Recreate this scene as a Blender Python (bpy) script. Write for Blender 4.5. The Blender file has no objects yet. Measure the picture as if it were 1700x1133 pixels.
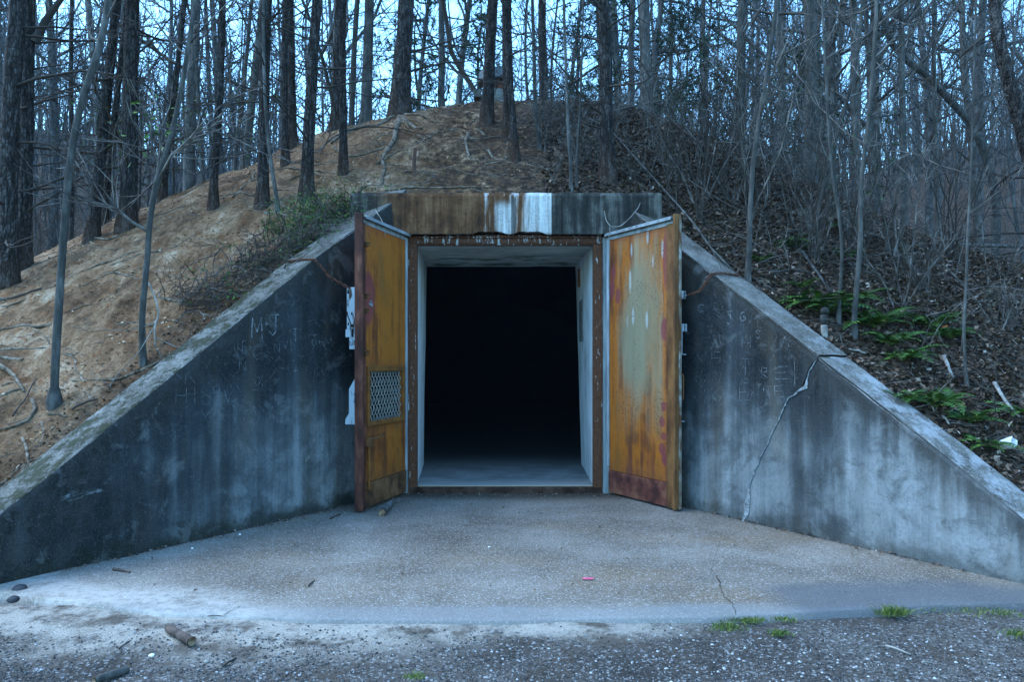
import bpy, math, random
import numpy as np
from mathutils import Vector, noise as mnoise

random.seed(7)
RS = np.random.RandomState(11)
PI = math.pi
R = math.radians
sc = bpy.context.scene
HAZE = True
COL = sc.collection

# ------------------------------------------------------------------ camera, sky, sun, exposure
CAM_Y, CAM_Z, FPX = -8.93, 1.6, 1200.0           # focal length in photo pixels (1700 wide)
cam_d = bpy.data.cameras.new('camera'); cam = bpy.data.objects.new('camera', cam_d); COL.objects.link(cam)
cam.location = (0, CAM_Y, CAM_Z); cam.rotation_euler = (R(90), 0, 0)
cam_d.sensor_width = 36; cam_d.lens = FPX / 1700 * 36; cam_d.shift_y = 38.5 / 1700
cam_d.clip_start = 0.05; cam_d.clip_end = 900
sc.camera = cam

SUN_EL, SUN_AZ = R(54), R(-80)                   # azimuth measured from +Y towards +X
world = bpy.data.worlds.new('World'); sc.world = world; world.use_nodes = True
wn = world.node_tree.nodes; wl = world.node_tree.links
for n in list(wn): wn.remove(n)
sky = wn.new('ShaderNodeTexSky'); sky.sky_type = 'NISHITA'; sky.sun_disc = False
sky.sun_elevation = SUN_EL; sky.sun_rotation = SUN_AZ
sky.air_density = 1.6; sky.dust_density = 0.9; sky.ozone_density = 2.0; sky.altitude = 100
bgn = wn.new('ShaderNodeBackground'); bgn.inputs['Strength'].default_value = 0.15
wo = wn.new('ShaderNodeOutputWorld')
tint = wn.new('ShaderNodeMix'); tint.data_type = 'RGBA'; tint.blend_type = 'MULTIPLY'; tint.inputs[0].default_value = 1.0
tint.inputs[7].default_value = (0.585, 0.97, 1.25, 1)          # cold late-winter dusk
wl.new(sky.outputs[0], tint.inputs[6]); wl.new(tint.outputs[2], bgn.inputs['Color']); wl.new(bgn.outputs[0], wo.inputs['Surface'])

sd = bpy.data.lights.new('sun', 'SUN'); sun = bpy.data.objects.new('sun', sd); COL.objects.link(sun)
sd.energy = 0.7; sd.angle = R(50); sd.color = (1.0, 0.94, 0.86)
sdir = Vector((math.sin(SUN_AZ) * math.cos(SUN_EL), math.cos(SUN_AZ) * math.cos(SUN_EL), math.sin(SUN_EL)))
sun.rotation_euler = sdir.to_track_quat('Z', 'Y').to_euler()
sun.location = sdir * 60

sc.view_settings.view_transform = 'Standard'; sc.view_settings.look = 'None'
sc.view_settings.gamma = 1.0; sc.view_settings.exposure = 2.05; sc.view_settings.use_curve_mapping = False
sc.render.engine = 'CYCLES'
sc.cycles.use_denoising = True
try: sc.cycles.denoiser = 'OPENIMAGEDENOISE'
except Exception: pass
sc.cycles.max_bounces = 6; sc.cycles.diffuse_bounces = 3; sc.cycles.glossy_bounces = 2
sc.cycles.transparent_max_bounces = 6; sc.cycles.volume_bounces = 0
sc.cycles.caustics_reflective = False; sc.cycles.caustics_refractive = False

# ------------------------------------------------------------------ mesh helpers
class MB:
    """collects pieces; build() links them as ONE mesh object"""
    def __init__(s): s.v = []; s.q = []; s.t = []; s.n = 0; s.qm = []; s.tm = []; s.uvs = []
    def add(s, verts, quads=None, tris=None, mi=0, uv=None):
        verts = np.asarray(verts, float).reshape(-1, 3)
        if quads is not None and len(quads):
            q = np.asarray(quads, int).reshape(-1, 4) + s.n; s.q.append(q); s.qm.append(np.full(len(q), mi))
        if tris is not None and len(tris):
            t = np.asarray(tris, int).reshape(-1, 3) + s.n; s.t.append(t); s.tm.append(np.full(len(t), mi))
        s.v.append(verts); s.n += len(verts)
        s.uvs.append(np.zeros((len(verts), 2)) if uv is None else np.asarray(uv, float))
    def mesh(s, name, mats, smooth=False, uv=False):
        me = bpy.data.meshes.new(name)
        V = np.concatenate(s.v) if s.v else np.zeros((0, 3))
        Q = np.concatenate(s.q) if s.q else np.zeros((0, 4), int)
        T = np.concatenate(s.t) if s.t else np.zeros((0, 3), int)
        me.vertices.add(len(V)); me.vertices.foreach_set('co', V.ravel())
        nl = Q.size + T.size
        me.loops.add(nl); li = np.concatenate([Q.ravel(), T.ravel()]).astype(np.int32)
        me.loops.foreach_set('vertex_index', li)
        me.polygons.add(len(Q) + len(T))
        st = np.concatenate([np.arange(len(Q)) * 4, Q.size + np.arange(len(T)) * 3]).astype(np.int32)
        me.polygons.foreach_set('loop_start', st)
        mi = np.concatenate([np.concatenate(s.qm) if s.qm else np.zeros(0, int), np.concatenate(s.tm) if s.tm else np.zeros(0, int)]).astype(np.int32)
        if not isinstance(mats, (list, tuple)): mats = [mats]
        for m in mats: me.materials.append(m)
        me.polygons.foreach_set('material_index', mi)
        me.polygons.foreach_set('use_smooth', np.full(len(mi), smooth))
        if uv:
            ul = me.uv_layers.new(name='UVMap'); U = np.concatenate(s.uvs)
            ul.data.foreach_set('uv', U[li].ravel())
        me.update(calc_edges=True)
        return me
    def build(s, name, mats, parent=None, smooth=False, uv=False, loc=None):
        o = bpy.data.objects.new(name, s.mesh(name, mats, smooth, uv)); COL.objects.link(o)
        if parent is not None: o.parent = parent
        if loc is not None: o.location = loc
        return o

def tag(o, label=None, cat=None, group=None, kind=None):
    if label: o['label'] = label
    if cat:
        o['category'] = cat
        if not kind: o['kind'] = 'thing'
    if group: o['group'] = group
    if kind: o['kind'] = kind
    return o
def empty(name, loc=(0, 0, 0), rz=0):
    o = bpy.data.objects.new(name, None); COL.objects.link(o); o.location = loc; o.rotation_euler = (0, 0, rz)
    o.empty_display_size = 0.2
    return o
def copy_tree(root, loc, rz=0, s=1.0, sz=None, label=None, group=None):
    r = root.copy(); COL.objects.link(r); r.location = loc; r.rotation_euler = (0, 0, rz); r.scale = (s, s, sz or s)
    if label: r['label'] = label
    if group: r['group'] = group
    for ch in root.children:
        c = ch.copy(); COL.objects.link(c); c.parent = r
    return r

def box(mb, lo, hi, mi=0, bev=0.0):
    x0, y0, z0 = lo; x1, y1, z1 = hi
    if bev <= 0:
        v = [(x0,y0,z0),(x1,y0,z0),(x1,y1,z0),(x0,y1,z0),(x0,y0,z1),(x1,y0,z1),(x1,y1,z1),(x0,y1,z1)]
        mb.add(v, [(0,3,2,1),(4,5,6,7),(0,1,5,4),(1,2,6,5),(2,3,7,6),(3,0,4,7)], mi=mi); return
    b = min(bev, (x1-x0)*.45, (y1-y0)*.45, (z1-z0)*.45)
    lv = [(z0, b), (z0 + b, 0), (z1 - b, 0), (z1, b)]
    V = []
    for z, i in lv:
        c = b if i == 0 else b
        x0_, x1_, y0_, y1_ = x0 + i, x1 - i, y0 + i, y1 - i
        V += [(x0_+c,y0_,z),(x1_-c,y0_,z),(x1_,y0_+c,z),(x1_,y1_-c,z),(x1_-c,y1_,z),(x0_+c,y1_,z),(x0_,y1_-c,z),(x0_,y0_+c,z)]
    Q = []
    for l in range(3):
        for k in range(8): Q.append((l*8+k, l*8+(k+1)%8, (l+1)*8+(k+1)%8, (l+1)*8+k))
    for base, rev in ((0, True), (24, False)):
        f = [(0,1,2,7),(7,2,3,6),(6,3,4,5)]
        for a in f: Q.append(tuple(base + i for i in (a[::-1] if rev else a)))
    mb.add(V, Q, mi=mi)

def tube(mb, pts, rad, k=6, mi=0, cap=False, rough=0.0):
    P = np.asarray(pts, float); n = len(P); rad = np.broadcast_to(np.asarray(rad, float), (n,))
    T = np.gradient(P, axis=0); T /= np.linalg.norm(T, axis=1)[:, None] + 1e-9
    d = np.abs(P[-1] - P[0]); ref = np.zeros(3); ref[int(np.argmin(d))] = 1
    A = np.cross(T, ref); A /= np.linalg.norm(A, axis=1)[:, None] + 1e-9
    B = np.cross(T, A)
    th = np.arange(k) * 2 * PI / k
    rr = rad[:, None] * np.ones(k)[None]
    if rough: rr = rr * (1 + RS.uniform(-rough, rough, rr.shape))
    V = P[:, None, :] + rr[..., None] * (np.cos(th)[None, :, None] * A[:, None, :] + np.sin(th)[None, :, None] * B[:, None, :])
    i = np.arange(n - 1)[:, None] * k; j = np.arange(k)[None]; j2 = (j + 1) % k
    Q = np.stack([i + j, i + j2, i + k + j2, i + k + j], -1).reshape(-1, 4)
    V = V.reshape(-1, 3); tr = None
    if cap:
        V = np.concatenate([V, P[[0, -1]]]); jj = np.arange(k)
        a = np.stack([np.full(k, n*k), (jj+1) % k, jj], -1); b = np.stack([np.full(k, n*k+1), (n-1)*k + jj, (n-1)*k + (jj+1) % k], -1)
        tr = np.concatenate([a, b])
    mb.add(V, Q, tr, mi=mi)

def unit(v): v = np.asarray(v, float); return v / (np.linalg.norm(v) + 1e-9)

# ------------------------------------------------------------------ node helpers
class NB:
    def __init__(s, name, rough=0.85, spec=0.25, metal=0.0):
        s.mat = bpy.data.materials.new(name); s.mat.use_nodes = True; s.t = s.mat.node_tree
        s.b = next(n for n in s.t.nodes if n.type == 'BSDF_PRINCIPLED')
        s.b.inputs['Roughness'].default_value = rough; s.b.inputs['Specular IOR Level'].default_value = spec
        s.b.inputs['Metallic'].default_value = metal
    def new(s, t): return s.t.nodes.new(t)
    def put(s, sock, v):
        if isinstance(v, bpy.types.NodeSocket): s.t.links.new(v, sock)
        elif isinstance(v, (tuple, list)) and sock.type == 'RGBA' and len(v) == 3: sock.default_value = (*v, 1)
        elif sock.type == 'RGBA' and not isinstance(v, (tuple, list)): sock.default_value = (v, v, v, 1)
        else: sock.default_value = v
    def pos(s): return s.new('ShaderNodeNewGeometry').outputs['Position']
    def obj(s): return s.new('ShaderNodeTexCoord').outputs['Object']
    def uv(s): return s.new('ShaderNodeTexCoord').outputs['UV']
    def island(s): return s.new('ShaderNodeNewGeometry').outputs['Random Per Island']
    def orand(s): return s.new('ShaderNodeObjectInfo').outputs['Random']
    def xyz(s, v): n = s.new('ShaderNodeSeparateXYZ'); s.put(n.inputs[0], v); return n.outputs
    def scl(s, v, k, off=(0, 0, 0)):
        n = s.new('ShaderNodeVectorMath'); n.operation = 'MULTIPLY_ADD'; s.put(n.inputs[0], v); n.inputs[1].default_value = k; n.inputs[2].default_value = off; return n.outputs[0]
    def noise(s, v, scale=5, detail=4, rough=.55, dist=0):
        n = s.new('ShaderNodeTexNoise'); s.put(n.inputs['Vector'], v); n.inputs['Scale'].default_value = scale
        n.inputs['Detail'].default_value = detail; n.inputs['Roughness'].default_value = rough; n.inputs['Distortion'].default_value = dist
        return n.outputs[0]
    def vor(s, v, scale=5, feat='F1', out='Distance'):
        n = s.new('ShaderNodeTexVoronoi'); n.feature = feat; s.put(n.inputs['Vector'], v); n.inputs['Scale'].default_value = scale; return n.outputs[out]
    def ramp(s, f, stops):
        n = s.new('ShaderNodeValToRGB'); s.put(n.inputs[0], f); e = n.color_ramp.elements
        while len(e) < len(stops): e.new(0.5)
        for el, (p, c) in zip(e, stops):
            el.position = p; el.color = (*c, 1) if isinstance(c, (tuple, list)) else (c, c, c, 1)
        return n.outputs[0]
    def mix(s, f, a, b, mode='MIX'):
        n = s.new('ShaderNodeMix'); n.data_type = 'RGBA'; n.blend_type = mode
        s.put(n.inputs[0], f); s.put(n.inputs[6], a); s.put(n.inputs[7], b); return n.outputs[2]
    def m(s, op, a, b=0.0, clamp=False):
        n = s.new('ShaderNodeMath'); n.operation = op; n.use_clamp = clamp; s.put(n.inputs[0], a); s.put(n.inputs[1], b); return n.outputs[0]
    def rng(s, f, a, b, c=0.0, d=1.0):
        n = s.new('ShaderNodeMapRange'); n.interpolation_type = 'SMOOTHSTEP'; s.put(n.inputs[0], f)
        for i, v in enumerate((a, b, c, d)): s.put(n.inputs[i + 1], v)
        return n.outputs[0]
    def bump(s, h, strength=.5, dist=.02):
        n = s.new('ShaderNodeBump'); n.inputs['Strength'].default_value = strength; n.inputs['Distance'].default_value = dist
        s.put(n.inputs['Height'], h); s.t.links.new(n.outputs[0], s.b.inputs['Normal'])
    def col(s, c): s.put(s.b.inputs['Base Color'], c); return s
    def rgh(s, r): s.put(s.b.inputs['Roughness'], r); return s

# ------------------------------------------------------------------ materials
M = {}
def concrete_face(name, side):
    b = NB(name, .88, .2); uv = b.uv(); p = b.pos(); u, v, _ = b.xyz(uv); z = b.xyz(p)[2]
    st = b.noise(b.scl(uv, (5.5, .35, 1)), 1.0, 5, .6)
    st2 = b.noise(b.scl(uv, (1.6, .16, 1), (3, 7, 0)), 1.0, 3, .5)
    bl = b.noise(p, 1.1, 6, .6, .3); fine = b.noise(p, 38, 6, .7); gr = b.noise(p, 150, 2, .6)
    t = b.m('ADD', b.m('MULTIPLY', st, .5), b.m('MULTIPLY', st2, .55))
    t = b.m('ADD', t, b.m('MULTIPLY', b.m('SUBTRACT', bl, .5), .45))
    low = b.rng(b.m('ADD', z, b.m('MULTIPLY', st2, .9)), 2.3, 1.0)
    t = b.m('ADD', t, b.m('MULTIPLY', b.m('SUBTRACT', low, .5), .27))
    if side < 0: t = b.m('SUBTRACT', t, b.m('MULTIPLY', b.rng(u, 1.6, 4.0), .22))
    else:
        newer = b.rng(b.m('ADD', u, b.m('MULTIPLY', z, .32)), 3.02, 3.16)
        t = b.m('ADD', t, b.m('MULTIPLY', newer, .07))
        t = b.m('ADD', t, -.03)
    c = b.ramp(t, [(.37, (.007, .009, .011)), (.48, (.028, .034, .039)), (.58, (.085, .096, .104)), (.74, (.24, .255, .265))])
    brown = b.rng(b.noise(b.scl(uv, (2.2, .5, 1), (9, 2, 0)), 1.3, 4), .5, .7)
    c = b.mix(b.m('MULTIPLY', brown, .5), c, (.085, .066, .045))
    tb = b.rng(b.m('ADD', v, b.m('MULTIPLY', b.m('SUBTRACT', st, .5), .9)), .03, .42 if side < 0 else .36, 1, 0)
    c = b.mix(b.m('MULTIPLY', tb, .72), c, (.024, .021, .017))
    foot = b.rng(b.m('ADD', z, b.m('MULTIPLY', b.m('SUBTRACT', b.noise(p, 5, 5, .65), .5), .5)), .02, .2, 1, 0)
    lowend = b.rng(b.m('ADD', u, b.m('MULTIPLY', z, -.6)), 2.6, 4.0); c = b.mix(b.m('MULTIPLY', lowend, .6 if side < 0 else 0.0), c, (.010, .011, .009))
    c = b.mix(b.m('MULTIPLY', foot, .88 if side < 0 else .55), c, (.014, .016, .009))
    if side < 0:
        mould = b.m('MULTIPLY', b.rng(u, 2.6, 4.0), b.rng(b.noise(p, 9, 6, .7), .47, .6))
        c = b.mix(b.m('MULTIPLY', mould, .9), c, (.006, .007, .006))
    # pale lime spots left by thrown clay balls and patching
    vr = b.m('ADD', b.vor(b.scl(uv, (1.15, 1.15, 1), (.3 * side, .6, 0)), 2.1), b.m('MULTIPLY', fine, .05))
    c = b.mix(b.rng(vr, .105, .085, 0, .35), c, (.30, .29, .26))
    mot = b.noise(p, 3.4, 6, .7, .5); c = b.mix(b.rng(mot, .47, .64, 0, .55), c, (.030, .034, .036)); c = b.mix(b.rng(mot, .46, .34, 0, .28), c, (.22, .23, .235))
    c = b.mix(b.rng(fine, .35, .68, .0, .32), c, (.03, .03, .03), 'MIX') if side < 0 else b.mix(b.rng(fine, .42, .7, 0, .3), c, (.04, .037, .032))
    c = b.mix(b.rng(gr, .6, .75, 0, .35), c, (.40, .41, .41))
    pits = b.vor(p, 26)
    pit = b.m('MULTIPLY', b.rng(pits, .16, .08), b.rng(b.noise(p, 3.3, 2), .5, .62))
    c = b.mix(b.m('MULTIPLY', pit, .8), c, (.012, .012, .012))
    b.col(c); b.bump(b.m('SUBTRACT', b.m('ADD', b.m('MULTIPLY', fine, .5), b.m('MULTIPLY', bl, .6)), b.m('MULTIPLY', pit, .5)), .55, .012)
    M[name] = b.mat
concrete_face('wall_concrete_west', -1)
concrete_face('wall_concrete_east', 1)

def _coping():
    b = NB('coping_concrete', .92, .2); p = b.pos(); x, y, z = b.xyz(p)
    n1 = b.noise(p, 3.2, 6, .65); f = b.noise(p, 46, 6, .75); g = b.vor(p, 60, out='Color')
    c = b.ramp(n1, [(.34, (.060, .055, .045)), (.52, (.135, .128, .112)), (.70, (.24, .235, .215))])
    c = b.mix(b.rng(f, .50, .70, 0, .7), c, (.36, .355, .34))
    c = b.mix(b.rng(f, .48, .32, 0, .8), c, (.030, .026, .019))
    c = b.mix(b.m('MULTIPLY', b.rng(x, 2.4, 3.4), b.rng(b.noise(p, 5, 6, .75), .45, .6, 0, .75)), c, (.36, .365, .37))
    moss = b.m('MULTIPLY', b.rng(b.noise(p, 6, 7, .76), .47, .57), b.rng(x, -1.9, -2.5))
    c = b.mix(b.m('MULTIPLY', moss, .92), c, (.030, .034, .014))
    b.col(c); b.bump(b.m('ADD', f, b.m('MULTIPLY', moss, .7)), .8, .02); M['coping'] = b.mat
_coping()

def _head():
    b = NB('headwall_concrete', .9, .2); p = b.pos(); x, y, z = b.xyz(p)
    wob = b.m('MULTIPLY', b.m('SUBTRACT', b.noise(b.scl(p, (6, 6, .8)), 1.0, 5, .6), .5), .22)
    xx = b.m('ADD', x, wob)
    dr = b.noise(b.scl(p, (14, 14, .9)), 1.0, 5, .65); n = b.noise(p, 5, 6, .65); f = b.noise(p, 55, 5, .7)
    grey = b.ramp(b.m('ADD', b.m('MULTIPLY', dr, .6), b.m('MULTIPLY', n, .4)), [(.36, (.010, .010, .010)), (.5, (.036, .034, .029)), (.66, (.15, .145, .13))])
    clay = b.ramp(b.m('ADD', b.m('MULTIPLY', dr, .5), b.m('MULTIPLY', n, .5)), [(.36, (.030, .014, .007)), (.5, (.105, .046, .020)), (.66, (.22, .12, .060))])
    white = b.ramp(b.m('ADD', b.m('MULTIPLY', dr, .6), b.m('MULTIPLY', f, .4)), [(.33, (.16, .13, .10)), (.48, (.40, .40, .385)), (.62, (.70, .715, .725))])
    mc = b.m('MULTIPLY', b.rng(xx, -1.78, -1.35), b.rng(xx, .34, .30))
    c = b.mix(mc, grey, clay)
    w1 = b.m('MULTIPLY', b.rng(xx, -.20, -.15), b.rng(xx, .02, -.03))
    w1 = b.m('MULTIPLY', w1, b.rng(z, 3.63, 3.5))
    w2 = b.m('MULTIPLY', b.rng(xx, .13, .2), b.rng(b.m('ADD', x, b.m('MULTIPLY', wob, .12)), .490, .472)); w2 = b.m('MULTIPLY', w2, b.rng(b.m('ADD', dr, b.m('MULTIPLY', x, .9)), .44, .72))
    w3 = b.m('MULTIPLY', b.rng(xx, -.34, -.30), b.rng(xx, .2, .1)); w3 = b.m('MULTIPLY', w3, b.rng(dr, .5, .62, 0, .55))
    w = b.m('MAXIMUM', b.m('MAXIMUM', w1, w2), w3)
    c = b.mix(w, c, white)
    bar = b.m('MULTIPLY', b.rng(x, -.015, -.008), b.rng(x, .05, .043)); bar = b.m('MULTIPLY', bar, b.rng(z, 3.66, 3.62))
    c = b.mix(b.m('MULTIPLY', bar, .8), c, (.06, .062, .06))
    c = b.mix(b.rng(f, .5, .75, 0, .3), c, (.02, .018, .016))
    lip = b.rng(b.m('ADD', z, b.m('MULTIPLY', n, .05)), 3.25, 3.20)
    c = b.mix(b.m('MULTIPLY', lip, .5), c, (.035, .028, .022))
    clods = b.m('MULTIPLY', b.rng(b.noise(p, 19, 4, .6), .56, .66), b.m('MULTIPLY', mc, b.rng(b.noise(p, 2.2, 2), .48, .6)))
    b.col(c); b.bump(b.m('ADD', b.m('ADD', f, n), b.m('MULTIPLY', clods, 2.0)), .6, .012); M['head'] = b.mat
_head()

def _simple(key, name, stops, scale=6, rough=.8, spec=.25, stretch=(1, 1, 1), bump=.3, metal=0.0, objc=True, detail=6, nr=.62, bd=.01):
    b = NB(name, rough, spec, metal); v = b.scl(b.obj() if objc else b.pos(), stretch)
    n = b.noise(v, scale, detail, nr); b.col(b.ramp(n, stops))
    if bump: b.bump(b.noise(v, scale * 5, 5, .65), bump, bd)
    M[key] = b.mat; return b
_simple('passage', 'pale_painted_plaster', [(.3, (.38, .40, .40)), (.5, (.66, .70, .72)), (.7, (.78, .81, .83))], 2.6, bump=.2, objc=False, stretch=(1, 1, .5))
def _ceil():
    b = NB('damp_ceiling_plaster', .9); p = b.pos(); n = b.noise(p, 2.4, 5, .6)
    c = b.ramp(n, [(.3, (.34, .33, .28)), (.7, (.62, .62, .58))])
    al = b.m('MULTIPLY', b.rng(b.noise(b.scl(p, (1, 2.2, 1), (4, 0, 0)), 1.6, 5, .65), .50, .60), b.rng(b.xyz(p)[1], .55, 1.2))
    b.col(b.mix(b.m('MULTIPLY', al, .8), c, (.05, .075, .012))); b.bump(n, .2, .01); M['ceiling'] = b.mat
_ceil()
_simple('chamber', 'shade_black_concrete', [(.3, (.004, .004, .004)), (.7, (.009, .009, .009))], 1.5, rough=.95, spec=.05, objc=False)  # near-black colour carries the darkness of the unlit chamber
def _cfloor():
    b = NB('dusty_floor_shaded_inward', .93, .1); p = b.pos(); n = b.noise(b.scl(p, (1, 1.3, 1)), 2.2, 7, .68)
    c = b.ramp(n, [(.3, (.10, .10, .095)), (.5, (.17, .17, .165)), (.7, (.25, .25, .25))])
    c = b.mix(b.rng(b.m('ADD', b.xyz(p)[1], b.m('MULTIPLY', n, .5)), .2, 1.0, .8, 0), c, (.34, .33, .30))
    c = b.mix(b.rng(b.m('ADD', b.xyz(p)[1], b.m('MULTIPLY', n, 1.2)), 1.6, 4.2), c, (.035, .034, .033)); b.col(c); b.bump(n, .2, .01); M['cfloor'] = b.mat  # daylight falloff painted in: pale by the door, near black further back
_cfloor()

def rust_door(key, east):
    b = NB('ochre_rusted_steel_' + ('east' if east else 'west'), .68, .35); p = b.obj(); x, y, z = b.xyz(p)
    st = b.noise(b.scl(p, (7, 7, .55), (2 if east else 0, 0, 0)), 1.0, 6, .62); n = b.noise(p, 2.3, 6, .62); f = b.noise(p, 40, 5, .7)
    t = b.m('ADD', b.m('MULTIPLY', st, .55), b.m('MULTIPLY', n, .45))
    c = b.ramp(t, [(.32, (.045, .013, .005)), (.42, (.15, .040, .006)), (.51, (.36, .105, .006)), (.60, (.22, .078, .011)), (.74, (.30, .14, .027))])
    if east:
        pale = b.m('MULTIPLY', b.rng(b.noise(b.scl(p, (6, 6, .5), (11, 0, 3)), 1.0, 5, .6), .40, .66), b.m('MULTIPLY', b.rng(x, .12, .3), b.rng(x, 1.1, .95)))
        pale = b.m('MULTIPLY', pale, b.rng(z, .55, 1.5))
        c = b.mix(b.m('MULTIPLY', pale, .75), c, (.25, .24, .16))
        dx = b.m('DIVIDE', b.m('SUBTRACT', x, .62), .42); dz = b.m('DIVIDE', b.m('SUBTRACT', z, 2.05), .95); dd = b.m('ADD', b.m('ADD', b.m('MULTIPLY', dx, dx), b.m('MULTIPLY', dz, dz)), b.m('MULTIPLY', b.m('SUBTRACT', b.noise(b.scl(p, (2, 2, .9)), 2.4, 6, .7), .5), 2.4))
        c = b.mix(b.rng(dd, 1.25, .2, 0, .72), c, (.20, .195, .125))
        pt = b.m('MULTIPLY', b.rng(b.vor(b.scl(p, (9, 1, 2.0), (.3, 0, .35)), 1.0), .26, .14), b.rng(x, .3, .45)); pt = b.m('MULTIPLY', pt, b.rng(z, 1.5, 1.8))
        c = b.mix(b.m('MULTIPLY', pt, .6), c, (.40, .45, .45))
    dark = b.rng(b.m('ADD', z, b.m('MULTIPLY', st, .8)), 1.0, .45)
    c = b.mix(b.m('MULTIPLY', dark, .75), c, (.13, .042, .028) if east else (.15, .055, .018))
    if not east:
        hot = b.m('MULTIPLY', b.rng(z, 1.0, 1.9, .0, 1), b.rng(b.m('ADD', x, b.m('MULTIPLY', n, .3)), .95, .6))
        c = b.mix(b.m('MULTIPLY', hot, .35), c, (.40, .130, .006))
        # rust bleeding round the vent
        vx = b.m('MULTIPLY', b.rng(x, .0, .2), 1.0); vz = b.m('MULTIPLY', b.rng(b.m('ADD', z, b.m('MULTIPLY', n, .2)), 1.80, 1.62), b.rng(z, .78, .92))
        c = b.mix(b.m('MULTIPLY', vz, .6), c, (.17, .055, .012))
    spk = b.rng(b.m('ADD', f, b.m('MULTIPLY', b.m('SUBTRACT', n, .5), .6)), .58, .66)
    c = b.mix(b.m('MULTIPLY', spk, .75), c, (.10, .022, .008))
    top = b.rng(b.m('ADD', z, b.m('MULTIPLY', st, .3)), 3.15, 3.32); c = b.mix(b.m('MULTIPLY', top, .7), c, (.32, .075, .02))
    # maroon primer sprayed over
    spots = [(1.0, 2.32, .17, .30)] if not east else [(.10, 2.72, .05, .10), (.08, 2.52, .055, .13), (.19, 2.42, .05, .10), (1.03, 1.98, .07, .14), (1.02, 1.13, .05, .06), (.99, .96, .055, .065), (1.02, .80, .06, .05), (.99, .66, .06, .07), (1.03, .55, .06, .08), (1.06, 2.75, .06, .35)]
    wq = b.m('MULTIPLY', b.m('SUBTRACT', b.noise(p, 9, 4), .5), .8)
    for sx, sz, rx, rz in spots:
        dx = b.m('DIVIDE', b.m('SUBTRACT', x, sx), rx); dz = b.m('DIVIDE', b.m('SUBTRACT', z, sz), rz)
        d = b.m('ADD', b.m('ADD', b.m('MULTIPLY', dx, dx), b.m('MULTIPLY', dz, dz)), wq)
        c = b.mix(b.rng(d, 1.15, .55, 0, .75), c, (.17, .030, .042))
    b.col(c); b.rgh(b.rng(t, .3, .7, .8, .6)); b.bump(b.m('ADD', b.m('MULTIPLY', f, .6), n), .3, .006); M[key] = b.mat
rust_door('door_west', False); rust_door('door_east', True)
_simple('red_rust', 'dark_red_rust', [(.35, (.030, .010, .007)), (.5, (.085, .026, .016)), (.66, (.17, .065, .040))], 9, .75, bump=.4, stretch=(1, 1, .4), bd=.006)
_simple('brown_rust', 'brown_rust', [(.3, (.045, .020, .010)), (.5, (.13, .052, .018)), (.7, (.24, .11, .035))], 7, .78, bump=.4, stretch=(1, 1, .4), bd=.006)
_simple('vent_rust', 'orange_brown_rust', [(.3, (.10, .035, .010)), (.7, (.27, .105, .018))], 9, .75, bump=.3, bd=.005)
_simple('zinc', 'weathered_zinc_grey_steel', [(.3, (.13, .15, .17)), (.5, (.27, .31, .34)), (.7, (.44, .48, .52))], 5, .5, spec=.5, bump=.15, stretch=(2, 2, .4), bd=.004)
_simple('post', 'grey_green_painted_steel', [(.3, (.09, .105, .105)), (.5, (.19, .215, .22)), (.7, (.31, .33, .32))], 5, .7, bump=.25, stretch=(2, 2, .35), bd=.004)
def _peel(key, name, paint, rust, lo, hi, scale=8):
    b = NB(name, .75, .3); p = b.obj(); n = b.noise(b.scl(p, (1.4, 1.4, .3)), scale, 6, .68); f = b.noise(p, 30, 4, .6)
    r = b.ramp(f, [(.3, tuple(k * .45 for k in rust)), (.7, tuple(k * 1.25 for k in rust))])
    k = b.rng(n, lo, hi); b.col(b.mix(k, r, paint)); b.bump(b.m('ADD', k, b.m('MULTIPLY', f, .5)), .5, .006); M[key] = b.mat
_peel('peel', 'rusty_steel_with_peeling_white_paint', (.42, .42, .40), (.105, .036, .014), .60, .64, 20)
_peel('lintel', 'lintel_steel_with_flaking_paint', (.33, .36, .38), (.09, .032, .014), .55, .60, 11)
_peel('hasp', 'chipped_pale_blue_white_paint', (.31, .36, .40), (.06, .040, .03), .40, .46, 14)
_simple('wire', 'dull_galvanised_wire', [(.3, (.20, .19, .17)), (.7, (.40, .39, .36))], 20, .45, spec=.5, bump=0)
_simple('chain', 'rusty_chain_iron', [(.3, (.05, .018, .010)), (.7, (.17, .065, .035))], 25, .8, bump=.3, bd=.003)
_simple('galv', 'dull_galvanised_sheet', [(.3, (.05, .06, .068)), (.7, (.15, .175, .19))], 6, .5, spec=.5, bump=.1)
_simple('plaque', 'faded_grey_notice', [(.35, (.10, .11, .11)), (.65, (.19, .20, .20))], 9, .7, bump=0)
_simple('scratch', 'scratched_pale_concrete', [(.42, (.045, .052, .058)), (.62, (.21, .225, .24))], 24, .9, bump=0, objc=False)
_simple('crackpale', 'fresh_broken_concrete', [(.35, (.09, .10, .11)), (.65, (.34, .36, .375))], 22, .9, bump=.5, objc=False)
_simple('dark', 'dark_crevice', [(.3, (.008, .008, .008)), (.7, (.02, .018, .016))], 8, .95, spec=.05, bump=0, objc=False)

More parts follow.
